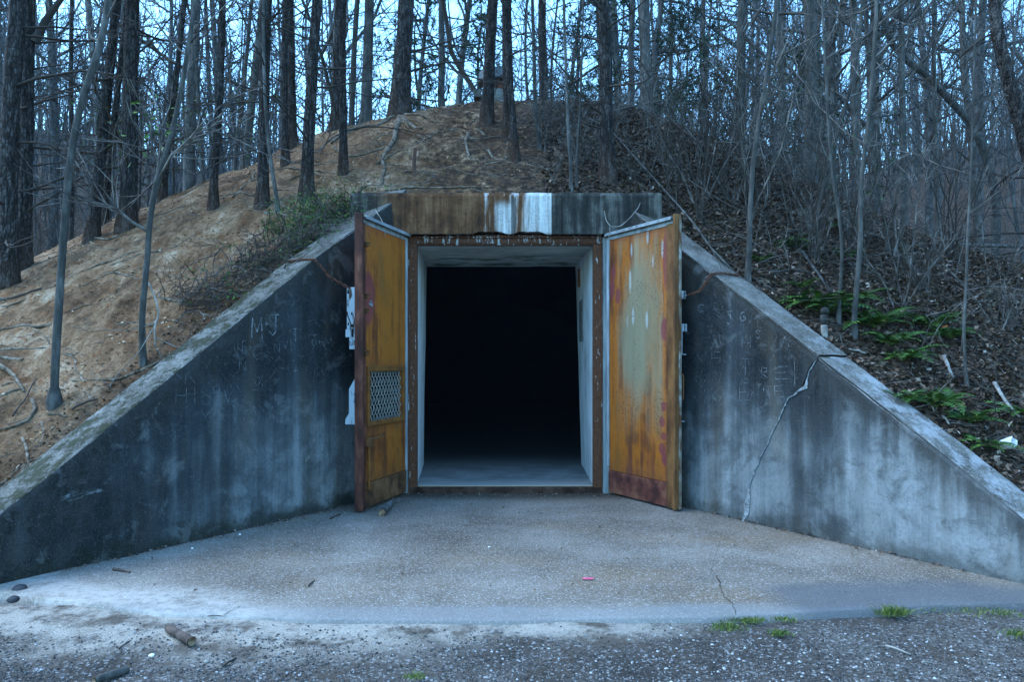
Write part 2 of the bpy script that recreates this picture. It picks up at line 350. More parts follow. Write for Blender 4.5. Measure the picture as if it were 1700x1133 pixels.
def _apron():
    b = NB('worn_aggregate_concrete', .9, .2); p = b.pos(); x, y, z = b.xyz(p)
    n = b.noise(b.scl(p, (1, 1, 1)), .9, 7, .62, .3); f = b.noise(p, 60, 5, .75); ag = b.vor(p, 120, out='Color'); agd = b.vor(p, 120)
    c = b.ramp(n, [(.34, (.105, .085, .064)), (.5, (.165, .140, .112)), (.66, (.24, .215, .182))])
    c = b.mix(b.rng(b.noise(b.scl(p, (1, 2, 1)), .55, 4, .55), .48, .68, 0, .5), c, (.215, .150, .092))
    sp = b.xyz(ag)[0]
    c = b.mix(b.rng(sp, .80, .97, 0, .55), c, (.52, .51, .49)); c = b.mix(b.rng(sp, .25, .05, 0, .6), c, (.07, .055, .042))
    c = b.mix(b.rng(f, .5, .75, 0, .55), c, (.05, .045, .038))
    # worn smooth edge band along the front and a damp patch on the right
    ed = b.m('ADD', y, b.m('MULTIPLY', b.m('SUBTRACT', n, .5), .5)); band = b.rng(ed, -4.08, -4.26)
    c = b.mix(b.m('MULTIPLY', band, .6), c, (.22, .225, .222))
    wet = b.m('MULTIPLY', b.rng(b.m('ADD', y, b.m('MULTIPLY', b.m('SUBTRACT', n, .5), .9)), -3.55, -3.85), b.rng(b.m('ADD', x, b.m('MULTIPLY', n, .6)), 1.9, 2.3))
    c = b.mix(b.m('MULTIPLY', wet, .75), c, (.085, .092, .10))
    dust = b.m('MULTIPLY', b.rng(b.m('ADD', b.m('ADD', y, b.m('MULTIPLY', x, .37)), b.m('MULTIPLY', b.m('SUBTRACT', n, .5), .9)), -4.45, -4.95), b.rng(b.noise(p, 2.2, 6, .65), .32, .56))
    dust = b.m('MULTIPLY', dust, b.rng(x, -1.0, -1.9, 0, .9)); dust = b.m('MULTIPLY', dust, b.rng(b.noise(p, 14, 6, .75), .34, .56, .35, 1)); c = b.mix(dust, c, (.40, .375, .335))
    dirt = b.m('MULTIPLY', b.rng(b.m('ADD', y, b.m('MULTIPLY', n, .5)), -.35, .1), .8); c = b.mix(dirt, c, (.055, .042, .03))
    b.col(c); b.bump(b.m('ADD', b.m('MULTIPLY', agd, .6), f), .55, .01); M['apron'] = b.mat
_apron()
def _gravel():
    b = NB('dirt_and_fine_gravel', .95, .15); p = b.pos(); x, y, z = b.xyz(p)
    n = b.noise(p, 1.3, 6, .62, .4); f = b.noise(p, 50, 5, .75); ag = b.xyz(b.vor(p, 70, out='Color'))[0]; agd = b.vor(p, 70)
    c = b.ramp(n, [(.32, (.040, .034, .028)), (.5, (.08, .07, .06)), (.68, (.13, .12, .105))])
    c = b.mix(b.rng(ag, .8, .98, 0, .6), c, (.30, .30, .30)); c = b.mix(b.rng(ag, .35, .1, 0, .7), c, (.03, .027, .025))
    e = b.m('ADD', y, b.m('MULTIPLY', b.m('SUBTRACT', n, .5), .75))
    sand = b.m('MULTIPLY', b.rng(e, -4.72, -4.50), b.rng(b.m('ADD', x, b.m('MULTIPLY', n, .8)), 1.9, .9))
    sl = b.m('MULTIPLY', b.rng(e, -5.05, -4.65), b.m('MULTIPLY', b.rng(b.m('ADD', x, b.m('MULTIPLY', n, .9)), .25, -.5), b.rng(x, -3.2, -2.3)))
    s = b.m('MAXIMUM', sand, sl); s = b.m('MULTIPLY', s, b.rng(b.noise(p, 5, 8, .78), .34, .54))
    c = b.mix(s, c, b.ramp(f, [(.3, (.22, .195, .16)), (.7, (.40, .365, .315))]))
    c = b.mix(b.rng(f, .56, .74, 0, .5), c, (.04, .034, .028)); c = b.mix(b.rng(b.noise(p, 2.6, 7, .7), .5, .64, 0, .8), c, (.060, .045, .034))
    b.col(c); b.bump(b.m('ADD', b.m('MULTIPLY', agd, .8), f), .7, .012); M['gravel'] = b.mat
_gravel()
def _terrain():
    b = NB('clay_bank_and_leaf_mould', .95, .12); p = b.pos(); x, y, z = b.xyz(p)
    n = b.noise(p, .75, 7, .62, .4); n2 = b.m('ADD', b.m('MULTIPLY', b.noise(b.scl(p, (1.1, .55, .8)), 1.5, 8, .70), .62), b.m('MULTIPLY', b.noise(b.scl(p, (2.2, .6, 1.4)), 4.5, 7, .72), .38)); f = b.noise(p, 34, 6, .78); f2 = b.noise(p, 8, 7, .74)
    clay = b.ramp(n2, [(.34, (.042, .022, .011)), (.44, (.18, .093, .047)), (.54, (.37, .225, .128)), (.64, (.62, .46, .32))])
    clay = b.mix(b.rng(f2, .53, .64, 0, .7), clay, (.24, .092, .030))
    clay = b.mix(b.rng(f, .50, .68, 0, .85), clay, (.055, .034, .020)); clay = b.mix(b.rng(f, .42, .28, 0, .55), clay, (.52, .43, .33))
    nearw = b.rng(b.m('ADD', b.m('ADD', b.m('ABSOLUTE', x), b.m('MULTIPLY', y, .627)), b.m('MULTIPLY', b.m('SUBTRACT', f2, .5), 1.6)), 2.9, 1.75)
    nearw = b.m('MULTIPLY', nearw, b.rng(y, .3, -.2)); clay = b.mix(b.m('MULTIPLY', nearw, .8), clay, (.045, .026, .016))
    leaf = b.ramp(b.xyz(b.vor(p, 24, out='Color'))[0], [(.1, (.020, .014, .010)), (.45, (.055, .037, .026)), (.8, (.115, .078, .055)), (1, (.18, .135, .10))])
    leaf = b.mix(b.rng(f, .45, .7, 0, .6), leaf, (.018, .014, .011))
    w = b.m('ADD', x, b.m('MULTIPLY', b.m('SUBTRACT', n, .5), 3.2)); w = b.m('ADD', w, b.m('MULTIPLY', b.m('SUBTRACT', f2, .5), 1.3))
    k = b.rng(w, -.9, .9)                                  # litter takes over to the east
    kl = b.rng(b.m('ADD', x, b.m('MULTIPLY', n, 1.5)), -7.3, -8.6)   # and on the wood floor to the west
    kb = b.rng(y, 5.5, 8.0)
    k = b.m('MAXIMUM', b.m('MAXIMUM', k, kl), kb)
    clay = b.mix(b.m('MULTIPLY', b.rng(b.m('ADD', x, b.m('MULTIPLY', b.m('SUBTRACT', f2, .5), 3.0)), -2.6, -.2), b.rng(f2, .36, .58)), clay, (.040, .026, .017))
    gul = b.rng(b.noise(b.scl(p, (1, .7, 1)), 2.2, 6, .7, .3), .55, .63, 0, .75)
    cl = b.mix(gul, clay, (.10, .062, .037))
    b.col(b.mix(k, cl, leaf)); b.bump(b.m('ADD', b.m('MULTIPLY', f, .45), b.m('ADD', f2, n2)), 1.0, .09); M['terrain'] = b.mat
_terrain()

def bark(key, name, cols, scale=9, zs=.28, base_red=False, bump=.9):
    b = NB(name, .93, .12); p = b.obj(); v = b.scl(p, (1, 1, zs)); fur = b.noise(b.scl(p, (1, 1, .16)), scale * 2.6, 4, .6, .6); n = b.noise(v, scale * 1.7, 6, .68); big = b.noise(p, .8, 3)
    pl = b.vor(b.scl(p, (1, 1, .42)), scale * 2.4, 'DISTANCE_TO_EDGE')
    c = b.ramp(b.m('ADD', b.m('MULTIPLY', n, .5), b.m('MULTIPLY', fur, .5)), [(.36, cols[0]), (.5, cols[1]), (.64, cols[2])])
    if base_red: c = b.mix(b.rng(pl, .10, .0, 0, .7), c, tuple(k * .3 for k in cols[0]))
    c = b.mix(b.rng(b.orand(), 0, 1, .0, .45), c, tuple(k * .6 for k in cols[0]))
    lich = b.rng(b.noise(p, 2.2, 5, .6), .56, .68, 0, .4); c = b.mix(lich, c, tuple(min(.4, k * 1.5) for k in cols[2]))
    if base_red: c = b.mix(b.rng(b.m('ADD', b.xyz(p)[2], b.m('MULTIPLY', big, .8)), 0.9, .25, 0, .55), c, (.085, .044, .025))
    b.col(c); b.bump(b.m('ADD', b.m('ADD', fur, b.rng(pl, 0, .2, 0, .5 if base_red else 0)), b.m('MULTIPLY', n, .6)), bump, .03); M[key] = b.mat
bark('pine', 'plated_pine_bark', [(.016, .013, .012), (.045, .037, .034), (.150, .135, .130)], 11, .35, True)
bark('greybark', 'smooth_grey_bark', [(.030, .029, .027), (.075, .072, .067), (.16, .155, .148)], 6, .5, False, .3)
bark('farbark', 'wood_bark', [(.030, .030, .030), (.085, .085, .085), (.19, .188, .185)], 5, .3, False, .4)
_simple('twig', 'thin_grey_twigs', [(.36, (.030, .026, .022)), (.5, (.085, .076, .068)), (.64, (.22, .205, .19))], 3, .9, bump=0)
_simple('darktwig', 'dark_brown_twigs', [(.3, (.022, .017, .014)), (.7, (.060, .048, .040))], 3, .9, bump=0)
_simple('root', 'weathered_root', [(.36, (.045, .032, .022)), (.5, (.12, .092, .065)), (.66, (.25, .21, .165))], 14, .9, bump=.5, stretch=(1, 1, 1), bd=.01)
def islands(key, name, stops, rough=.8, trans=0.0, spec=.2):
    b = NB(name, rough, spec); b.col(b.ramp(b.island(), stops)); M[key] = b.mat
islands('dead', 'dead_leaves', [(0, (.030, .019, .012)), (.45, (.080, .049, .031)), (.8, (.15, .10, .070)), (.96, (.25, .195, .15)), (1, (.38, .33, .28))])
islands('stone', 'gravel_stones', [(0, (.025, .022, .020)), (.55, (.070, .065, .060)), (.85, (.15, .145, .14)), (.96, (.30, .30, .30)), (1, (.45, .45, .45))])
islands('clod', 'soil_clods', [(0, (.07, .038, .02)), (.5, (.24, .135, .07)), (.85, (.42, .28, .17)), (1, (.58, .46, .34))], .95, spec=.1)
islands('green', 'small_green_leaves', [(0, (.018, .045, .010)), (.5, (.040, .095, .016)), (.85, (.075, .155, .025)), (1, (.13, .20, .04))], .55)
islands('holly', 'dark_evergreen_leaves', [(0, (.010, .020, .010)), (.6, (.022, .042, .016)), (1, (.050, .085, .022))], .5)
islands('needle', 'pine_needles', [(0, (.010, .026, .016)), (.6, (.022, .052, .030)), (1, (.042, .085, .042))], .7)
islands('fernleaf', 'fern_green', [(0, (.06, .04, .015)), (.12, (.020, .050, .010)), (.6, (.048, .115, .016)), (.93, (.10, .185, .028)), (1, (.15, .11, .04))], .6)
islands('grass', 'grass_blades', [(0, (.040, .070, .015)), (.6, (.085, .14, .025)), (1, (.24, .24, .06))], .7)
_simple('log', 'broken_log_bark', [(.38, (.016, .011, .009)), (.62, (.12, .085, .07))], 9, .9, bump=.9, stretch=(1, 1, 1), bd=.015)
_simple('cutwood', 'torn_pale_wood', [(.35, (.09, .05, .028)), (.65, (.30, .20, .12))], 30, .9, bump=.5)
_simple('palewood', 'bleached_wood', [(.34, (.12, .108, .092)), (.66, (.36, .34, .31))], 8, .9, bump=.5)
_simple('stake', 'weathered_brown_wood', [(.3, (.045, .024, .016)), (.7, (.13, .075, .052))], 9, .9, bump=.5, stretch=(1, 1, .3))
_simple('white', 'white_card', [(.3, (.72, .73, .74)), (.7, (.82, .83, .84))], 5, .6, bump=0)
_simple('orange', 'orange_tape', [(.3, (.65, .12, .02)), (.7, (.75, .17, .03))], 5, .5, bump=0)
_simple('pink', 'pink_marking_paint', [(.35, (.62, .055, .16)), (.7, (.72, .12, .25))], 30, .8, bump=0, objc=False)
_simple('rock', 'dark_damp_stone', [(.3, (.018, .018, .020)), (.7, (.060, .060, .066))], 7, .8, bump=.6)
# ------------------------------------------------------------------ terrain
def W(px, py, Z):                                # photo pixel at depth Z -> world point
    return np.array(((px - 850) * Z / FPX, Z + CAM_Y, CAM_Z - (py - 605) * Z / FPX))
ZH = 8.83                                        # depth of the headwall face
WL = [(9.06, 3.80), (8.83, 3.58), (7.81, 2.765), (6.7, 1.78), (5.588, .80), (5.232, .50), (4.66, .02)]
WR = [(9.06, 3.68), (8.83, 3.48), (8.08, 2.85), (7.3, 2.21), (6.647, 1.67), (5.764, .937), (5.232, .47), (4.70, .02)]
def wing_top(Z, side):
    a = WL if side < 0 else WR
    return float(np.interp(Z, [k[0] for k in a[::-1]], [k[1] for k in a[::-1]]))
def wing_x(Z): return 1.45 + .627 * (ZH - Z)
WT = .46                                          # wing wall thickness
NX, NZ = .847, .531                               # outward normal of a wing wall (x times side, depth)

ctrl = []
for side in (-1, 1):
    for Z in (8.9, 8.3, 7.7, 7.1, 6.5, 5.9, 5.4, 5.0):
        t = WT + .03
        ctrl.append((side * (wing_x(Z) + NX * t), Z + NZ * t + CAM_Y, wing_top(Z, side) - (.07 if side < 0 else .05)))
for x in (-1.9, -1.2, -.4, .4, 1.1, 1.8): ctrl.append((x, .28, 3.66))
def cw(px, py, Z): ctrl.append(tuple(W(px, py, Z)))
for a in ((850, 168, 13.2), (760, 173, 13.0), (930, 167, 13.2), (640, 192, 12.6), (545, 218, 12.2), (450, 258, 11.8), (375, 290, 11.4), (300, 318, 11.0), (200, 362, 10.5), (100, 408, 10.0), (0, 452, 9.5), (-150, 520, 8.9),
          (1000, 171, 13.0), (1090, 192, 12.6), (1180, 228, 12.2), (1260, 262, 11.8), (1360, 310, 11.4), (1460, 356, 11.0), (1570, 400, 10.8), (1700, 444, 10.5), (1850, 500, 10.0)): cw(*a)
# leeward side drops away, then the wood floor climbs gently behind
for x, y, h in ((0, 8, 6.35), (0, 16, 6.4), (0, 28, 6.3), (-3, 8, 6.0), (3, 8, 6.0), (-6.5, 6, 3.9), (-9, 6, 2.6), (-9.5, 3.0, 2.2), (-11, 8, 2.6), (-6, 14, 4.4), (-10, 1.0, 1.7), (-12.5, 4, 2.0), (-13.5, 11, 4.1),
                (6.5, 7, 3.7), (9, 6, 2.9), (10.5, 2.5, 2.5), (6, 14, 4.4), (12, 5, 3.0), (14.5, 12, 4.9), (-9, -3.5, .9), (9, -3.5, 1.0), (-7, -6, .1), (7, -6, .1), (-14, -2, 1.2), (14, -2, 1.4),
                (-20, 20, 7.8), (-30, 38, 14.5), (-45, 70, 27), (-70, 120, 42), (20, 22, 8.5), (30, 40, 15), (45, 70, 25), (70, 120, 38), (0, 45, 6.0), (0, 80, 9), (0, 130, 18), (-30, 5, 3), (-60, 10, 6), (30, 5, 3.5), (60, 10, 7),
                (-25, -12, .5), (25, -12, .5), (-60, -40, 1), (60, -40, 1), (-120, 0, 10), (120, 0, 10), (-150, 150, 30), (150, 150, 30), (0, 165, 24), (-150, -120, 2), (150, -120, 2), (0, -120, 0),
                (-4.8, -4.6, -.02), (4.8, -4.6, -.02), (-4.5, -8, -.12), (4.5, -8, -.12), (0, -10, -.2), (0, -20, -.2), (-10, -14, -.05), (10, -14, -.05)): ctrl.append((x, y, h))
CT = np.array(ctrl)
def _fit():
    P = CT[:, :2]; n = len(P)
    K = np.linalg.norm(P[:, None] - P[None], axis=2)
    A = np.zeros((n + 3, n + 3)); A[:n, :n] = K; A[:n, n] = 1; A[:n, n+1:] = P; A[n, :n] = 1; A[n+1:, :n] = P.T
    return np.linalg.solve(A, np.concatenate([CT[:, 2], np.zeros(3)]))
CW = _fit()
def tps(x, y):
    P = CT[:, :2]; n = len(P)
    d = np.sqrt((x[:, None] - P[None, :, 0]) ** 2 + (y[:, None] - P[None, :, 1]) ** 2)
    return d @ CW[:n] + CW[n] + CW[n+1] * x + CW[n+2] * y
def axis(lo, a, b, hi, st, gr=1.13):
    c = list(np.arange(a, b + 1e-6, st)); s = st; v = b
    while v < hi: s *= gr; v += s; c.append(v)
    s = st; v = a; l = []
    while v > lo: s *= gr; v -= s; l.append(v)
    return np.array(l[::-1] + c)
GX = axis(-165, -9.0, 9.6, 165, .105); GY = axis(-125, -4.7, 5.4, 165, .105)
XX, YY = np.meshgrid(GX, GY); xf, yf = XX.ravel(), YY.ravel()
H = np.concatenate([tps(xf[i:i+4000], yf[i:i+4000]) for i in range(0, len(xf), 4000)])
for i in range(len(H)):                           # gullies and lumps
    x, y = xf[i], yf[i]
    amp = 1.0 if x < .5 else .7
    d = mnoise.fractal(Vector((x * .9, y * .9, 1.3)), 1.0, 2.1, 4) * .07 + mnoise.noise(Vector((x * 3.4, y * 3.4, 5))) * .03 + mnoise.noise(Vector((x * 8, y * 8, 9))) * .012
    g = mnoise.noise(Vector((x * 1.1 + y * .5, y * 1.5, 22.)));  d -= max(0, .10 - abs(g)) * .9 * (1 if x < 0 else .2)
    edge = abs(abs(x) - (wing_x(min(max(y - CAM_Y, 4.6), ZH)) + .5)) + max(0, -.1)
    near = min(1, max(.12, (edge - .1) / 1.0)) if y < .2 else min(1, max(.12, (y - .3) / 1.2))
    far = 1 + max(0, math.hypot(x, y) - 12) * .12
    H[i] += d * amp * near * min(far, 6)
Zf = yf - CAM_Y
inner = (np.abs(xf) < 1.45 + .627 * (ZH - np.clip(Zf, 4.4, 9.2)) + .24) & (Zf < 9.12) & (Zf > 4.66)
H[inner] = -.6
front = (Zf <= 4.72) & (np.abs(xf) < 4.4); H[front] = np.minimum(H[front], -.35)
HG = H.reshape(XX.shape)
def hgt(x, y):
    x = np.atleast_1d(np.asarray(x, float)); y = np.atleast_1d(np.asarray(y, float))
    i = np.clip(np.searchsorted(GX, x) - 1, 0, len(GX) - 2); j = np.clip(np.searchsorted(GY, y) - 1, 0, len(GY) - 2)
    u = (x - GX[i]) / (GX[i+1] - GX[i]); v = (y - GY[j]) / (GY[j+1] - GY[j])
    return HG[j, i] * (1-u) * (1-v) + HG[j, i+1] * u * (1-v) + HG[j+1, i] * (1-u) * v + HG[j+1, i+1] * u * v
def h1(x, y): return float(hgt(x, y)[0])
def G(px, py, z0=4.8, z1=70):                     # where the sight line through a photo pixel meets the bank
    Z = np.arange(z0, z1, .02); X = (px - 850) * Z / FPX; Y = Z + CAM_Y; zz = CAM_Z - (py - 605) * Z / FPX
    ok = np.where((hgt(X, Y) >= zz) & ~((np.abs(X) < 1.45 + .627 * (ZH - np.clip(Z, 4.4, 9.2)) + .3) & (Z < 9.15)))[0]
    if len(ok) == 0: return None
    k = ok[0]; return np.array((X[k], Y[k], h1(X[k], Y[k])))
nx, ny = len(GX), len(GY)
ii = (np.arange(ny - 1)[:, None] * nx + np.arange(nx - 1)[None]).ravel()
qq = np.stack([ii, ii + 1, ii + nx + 1, ii + nx], 1)
nin = inner[qq].sum(1); cx_, cy_ = xf[qq].mean(1), yf[qq].mean(1)
qq = qq[~((nin > 0) & (np.abs(cx_) < 1.6) & (cy_ > -1.0))]     # no bank across the doorway
mb = MB(); mb.add(np.stack([xf, yf, H], 1), qq)
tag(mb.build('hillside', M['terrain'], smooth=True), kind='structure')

# ground in front: dirt with fine gravel, and the concrete apron
def sheet(name, mat, xs, ys, zf, keep=None):
    X, Y = np.meshgrid(xs, ys); Zs = zf(X, Y); n, m_ = X.shape
    k = (np.arange(n - 1)[:, None] * m_ + np.arange(m_ - 1)[None]).ravel(); q = np.stack([k, k+1, k+m_+1, k+m_], 1)
    b = MB(); b.add(np.stack([X.ravel(), Y.ravel(), Zs.ravel()], 1), q)
    return tag(b.build(name, mat, smooth=True), kind='structure')
def vnoise(X, Y, f, s=0.0):
    out = np.empty(X.shape); it = np.nditer([X, Y, out], op_flags=[['readonly'], ['readonly'], ['writeonly']])
    for a, b_, o in it: o[...] = mnoise.noise(Vector((float(a) * f, float(b_) * f, s)))
    return out
def gz(X, Y):
    z = -.045 + vnoise(X, Y, 1.4, 3) * .014 + vnoise(X, Y, 5, 8) * .007
    lip = np.clip((Y + 5.0) / .5, 0, 1) * np.clip((1.6 - X) / 1.2, 0, 1); z += lip * .028     # dust drifted against the slab
    z -= np.clip((-5.6 - Y) / 3, 0, 1) * .03
    return np.where(Y > -4.1, -.06, z)
sheet('gravel_ground', M['gravel'], axis(-40, -5, 5, 40, .09, 1.3), axis(-60, -5.9, -3.2, -3.0, .06, 1.3), gz)
edge_px = [(-120, 972), (0, 986), (150, 1006), (270, 1021), (500, 1030), (850, 1033), (1170, 1027), (1400, 1015), (1560, 1006), (1720, 1003), (1850, 1001)]
EX = []; EY = []
for a, c in edge_px:
    Z = FPX * CAM_Z / (c - 605); EX.append((a - 850) * Z / FPX); EY.append(Z + CAM_Y)
def apron():
    b = MB(); nc, nr = 150, 90
    rows = []
    for r in range(nr + 1):
        f = r / nr; row = []
        for c in range(nc + 1):
            s = c / nc * 2 - 1
            x0 = s * 4.2; y0 = float(np.interp(x0, EX, EY)) + .02 * mnoise.noise(Vector((x0 * 4, 0, 0)))
            xw = wing_x(8.95) + .05; y1 = .02
            y = y0 + (y1 - y0) * f; xh = wing_x(min(y - CAM_Y, 8.95)) + .12
            x = s * (4.2 * (1 - f) + xh * f) if False else s * min(4.2, xh)
            y = float(np.interp(x, EX, EY)) * (1 - f) + y1 * f
            z = .004 + .008 * mnoise.noise(Vector((x * .9, y * .9, 4))) + .003 * mnoise.noise(Vector((x * 6, y * 6, 2)))
            if f == 0: z -= .004
            row.append((x, y, z))
        rows.append(row)
    for c in range(len(rows[0])):
        pass
    skirt = [(x, y - .012, -.09) for x, y, z in rows[0]]
    V = skirt + [p for r_ in rows for p in r_]; n = nc + 1; Q = []
    for r in range(nr + 1):
        for c in range(nc): Q.append((r*n+c, r*n+c+1, (r+1)*n+c+1, (r+1)*n+c))
    b.add(V, Q); return tag(b.build('concrete_apron', M['apron'], smooth=True), kind='structure')
apron_o = apron()

# ------------------------------------------------------------------ wing walls
def wpt(Z, side, t=0.0, h=0.0): return (side * (wing_x(Z) + NX * t), Z + NZ * t + CAM_Y, h)
def face_e(Z, h, side):
    return .006 * mnoise.noise(Vector((Z * 3, h * 3, side))) + .003 * mnoise.noise(Vector((Z * 11, h * 11, side)))
def wall_piece(name, mat, side, Za, Zb, jag_a=None, jag_b=None, parent=None, push=0.0):
    """front face between two depths (each end may follow a jagged line depth(h)); uv = metres along, metres under the top"""
    b = MB(); nr = 26 if side < 0 else 90; nc = max(4, int(abs(Za - Zb) / .09)); V = []; UV = []
    for r in range(nr + 1):
        f = r / nr
        for c in range(nc + 1):
            s = c / nc
            za = Za; zb = Zb
            Z = za + (zb - za) * s
            for _ in range(7):
                h = -.08 + f * (wing_top(Z, side) + .08)
                if jag_a: za = jag_a(h)
                if jag_b: zb = jag_b(h)
                Z = za + (zb - za) * s
            top = wing_top(Z, side); h = -.08 + f * (top + .08)
            e = face_e(Z, h, side)
            if f > .97: e += .02 + .015 * mnoise.noise(Vector((Z * 9, 3, side)))
            V.append(wpt(Z, side, e - push, h)); UV.append(((ZH - Z) * 1.18, top - h))
    n = nc + 1; Q = [(r*n+c, r*n+c+1, (r+1)*n+c+1, (r+1)*n+c) for r in range(nr) for c in range(nc)]
    if side > 0: Q = [q[::-1] for q in Q]
    b.add(V, Q, uv=UV)
    # turn the two ends back into the wall so a break shows thickness
    for c in (0, nc):
        A = [V[r*n+c] for r in range(nr + 1)]; B = [(p[0] + side * NX * .16, p[1] + NZ * .16, p[2]) for p in A]
        b.add(A + B, [(r, r+1, nr+2+r, nr+1+r) for r in range(nr)], uv=[UV[r*n+c] for r in range(nr+1)] * 2)
    return b.build(name, mat, parent, smooth=True, uv=True)
def coping_piece(name, side, Za, Zb, parent, push=0.0, lift=0.0):
    b = MB(); nc = max(6, int(abs(Za - Zb) / .05)); prof = [0, .03, .12, .24, .36, .44, WT]; V = []
    for c in range(nc + 1):
        Z = Za + (Zb - Za) * c / nc; top = wing_top(Z, side)
        for k, t in enumerate(prof):
            e = .018 * mnoise.noise(Vector((Z * 7, t * 7, side * 3))) + .010 * mnoise.noise(Vector((Z * 19, t * 19, side)))
            h = top + lift + (-.014 if k == 0 else .004) + e * (.5 if k else .7)
            tt = t + (.012 * mnoise.noise(Vector((Z * 9, 3, side))) if k == 0 else 0) - push + (.018 if k == 0 else 0)
            V.append(wpt(Z, side, tt, h))
        V.append(wpt(Z, side, WT, top - .8))
    m_ = len(prof) + 1; Q = [(c*m_+k, c*m_+k+1, (c+1)*m_+k+1, (c+1)*m_+k) for c in range(nc) for k in range(m_ - 1)]
    if side < 0: Q = [q[::-1] for q in Q]
    b.add(V, Q)
    return b.build(name, M['coping'], parent, smooth=True)

ww = empty('wing_wall', (-3.0, -2.6, 0)); ww.location = (0, 0, 0)
tag(ww, 'blackened sloping concrete wing wall with scratched initials under the bare clay bank', 'wall', 'concrete wing walls')
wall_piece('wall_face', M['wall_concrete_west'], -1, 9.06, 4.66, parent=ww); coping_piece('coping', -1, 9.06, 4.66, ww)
we = empty('wing_wall'); tag(we, 'cracked sloping concrete wing wall with a pale newer end beside the ferny bank', 'wall', 'concrete wing walls')
# the crack, as depth over height on the east wall, from photo pixels
def east_hit(px, py):
    k = (px - 850) / FPX; Z = (1.45 + .627 * ZH) / (k + .627); return Z, CAM_Z - (py - 605) * Z / FPX
CR = [east_hit(*p) for p in ((1361, 590), (1352, 600), (1342, 618), (1335, 640), (1318, 652), (1306, 662), (1300, 680), (1291, 700), (1280, 722), (1272, 742), (1262, 762), (1250, 790), (1241, 818), (1236, 838), (1231, 868))]
ch = [c[1] for c in CR][::-1]; cz = [c[0] for c in CR][::-1]
def crackZ(h): return float(np.interp(h, ch, cz)) + .016 * mnoise.noise(Vector((h * 9, 1, 1))) + .008 * mnoise.noise(Vector((h * 30, 4, 1)))
def gap(h): return .006 + .016 * min(1, max(0, (h - .95) / .5))
wall_piece('wall_face', M['wall_concrete_east'], 1, 9.06, 7.0, jag_b=lambda h: crackZ(h) + gap(h) * .5, parent=we)
tag(wall_piece('wall_face', M['wall_concrete_east'], 1, 7.0, 4.70, jag_a=lambda h: crackZ(h) - gap(h) * .5, parent=we, push=.012), 'paler outer wall section past the crack')
zt = crackZ(1.66)
coping_piece('coping', 1, 9.06, zt + .006, we); coping_piece('coping', 1, zt - .004, 4.70, we, push=.014, lift=-.012)
b = MB(); V = []                                   # dark bottom of the crack and the spalled pale lip on its outer side
hs = np.linspace(-.02, 1.64, 110)
for h in hs: V += [wpt(crackZ(h) + .05, 1, .07, h), wpt(crackZ(h) - .05, 1, .07, h)]
b.add(V, [(2*i, 2*i+1, 2*i+3, 2*i+2) for i in range(len(hs) - 1)]); b.build('crack', M['dark'], we)
b = MB(); V = []
for h in hs:
    wv = (.014 + .03 * max(0, mnoise.noise(Vector((h * 9, 4, 2)))) + (.045 * math.exp(-((h - 1.36) / .07) ** 2)) + .075 * math.exp(-((h - .14) / .15) ** 2)) * (.75 + .6 * mnoise.noise(Vector((h * 31, 9, 2))))
    c0 = crackZ(h) - gap(h) * .5 - .002
    for k, tt in ((0, .008), (.3, -.013), (1, -.009)): zz_ = c0 - wv * k; V.append(wpt(zz_, 1, face_e(zz_, h, 1) - .012 + tt, h))
b.add(V, [(3*i+k, 3*i+3+k, 3*i+4+k, 3*i+1+k) for i in range(len(hs) - 1) for k in (0, 1)]); b.build('spalled_edge', M['crackpale'], we, smooth=False)

# scratched writing: thin pale strokes lying on the wall face
def strokes(parent, side, lines, wdt=.012, name='scratched_letter', off=-.012):
    b = MB()
    for ln in lines:
        P = []
        for px, py in ln:
            k = side * (px - 850) / FPX; Z = (1.45 + .627 * ZH) / (k + .627); P.append((Z, CAM_Z - (py - 605) * Z / FPX))
        for (za, ha), (zb, hb) in zip(P[:-1], P[1:]):
            n = 4; d = np.array((zb - za, hb - ha)); L = np.hypot(*d) + 1e-6; q = np.array((-d[1], d[0])) / L
            V = []
            for i in range(n + 1):
                c = np.array((za, ha)) + d * i / n; w_ = wdt * (.35 + .5 * RS.rand())
                for s in (-1, 1):
                    z_, h_ = c + q * w_ * s * .5; V.append(wpt(z_, side, face_e(z_, h_, side) - .0022 - (.012 if side > 0 and z_ < crackZ(h_) else 0), h_))
            b.add(V, [(2*i, 2*i+1, 2*i+3, 2*i+2) for i in range(n)])
    return b.build(name, M['scratch'], parent)
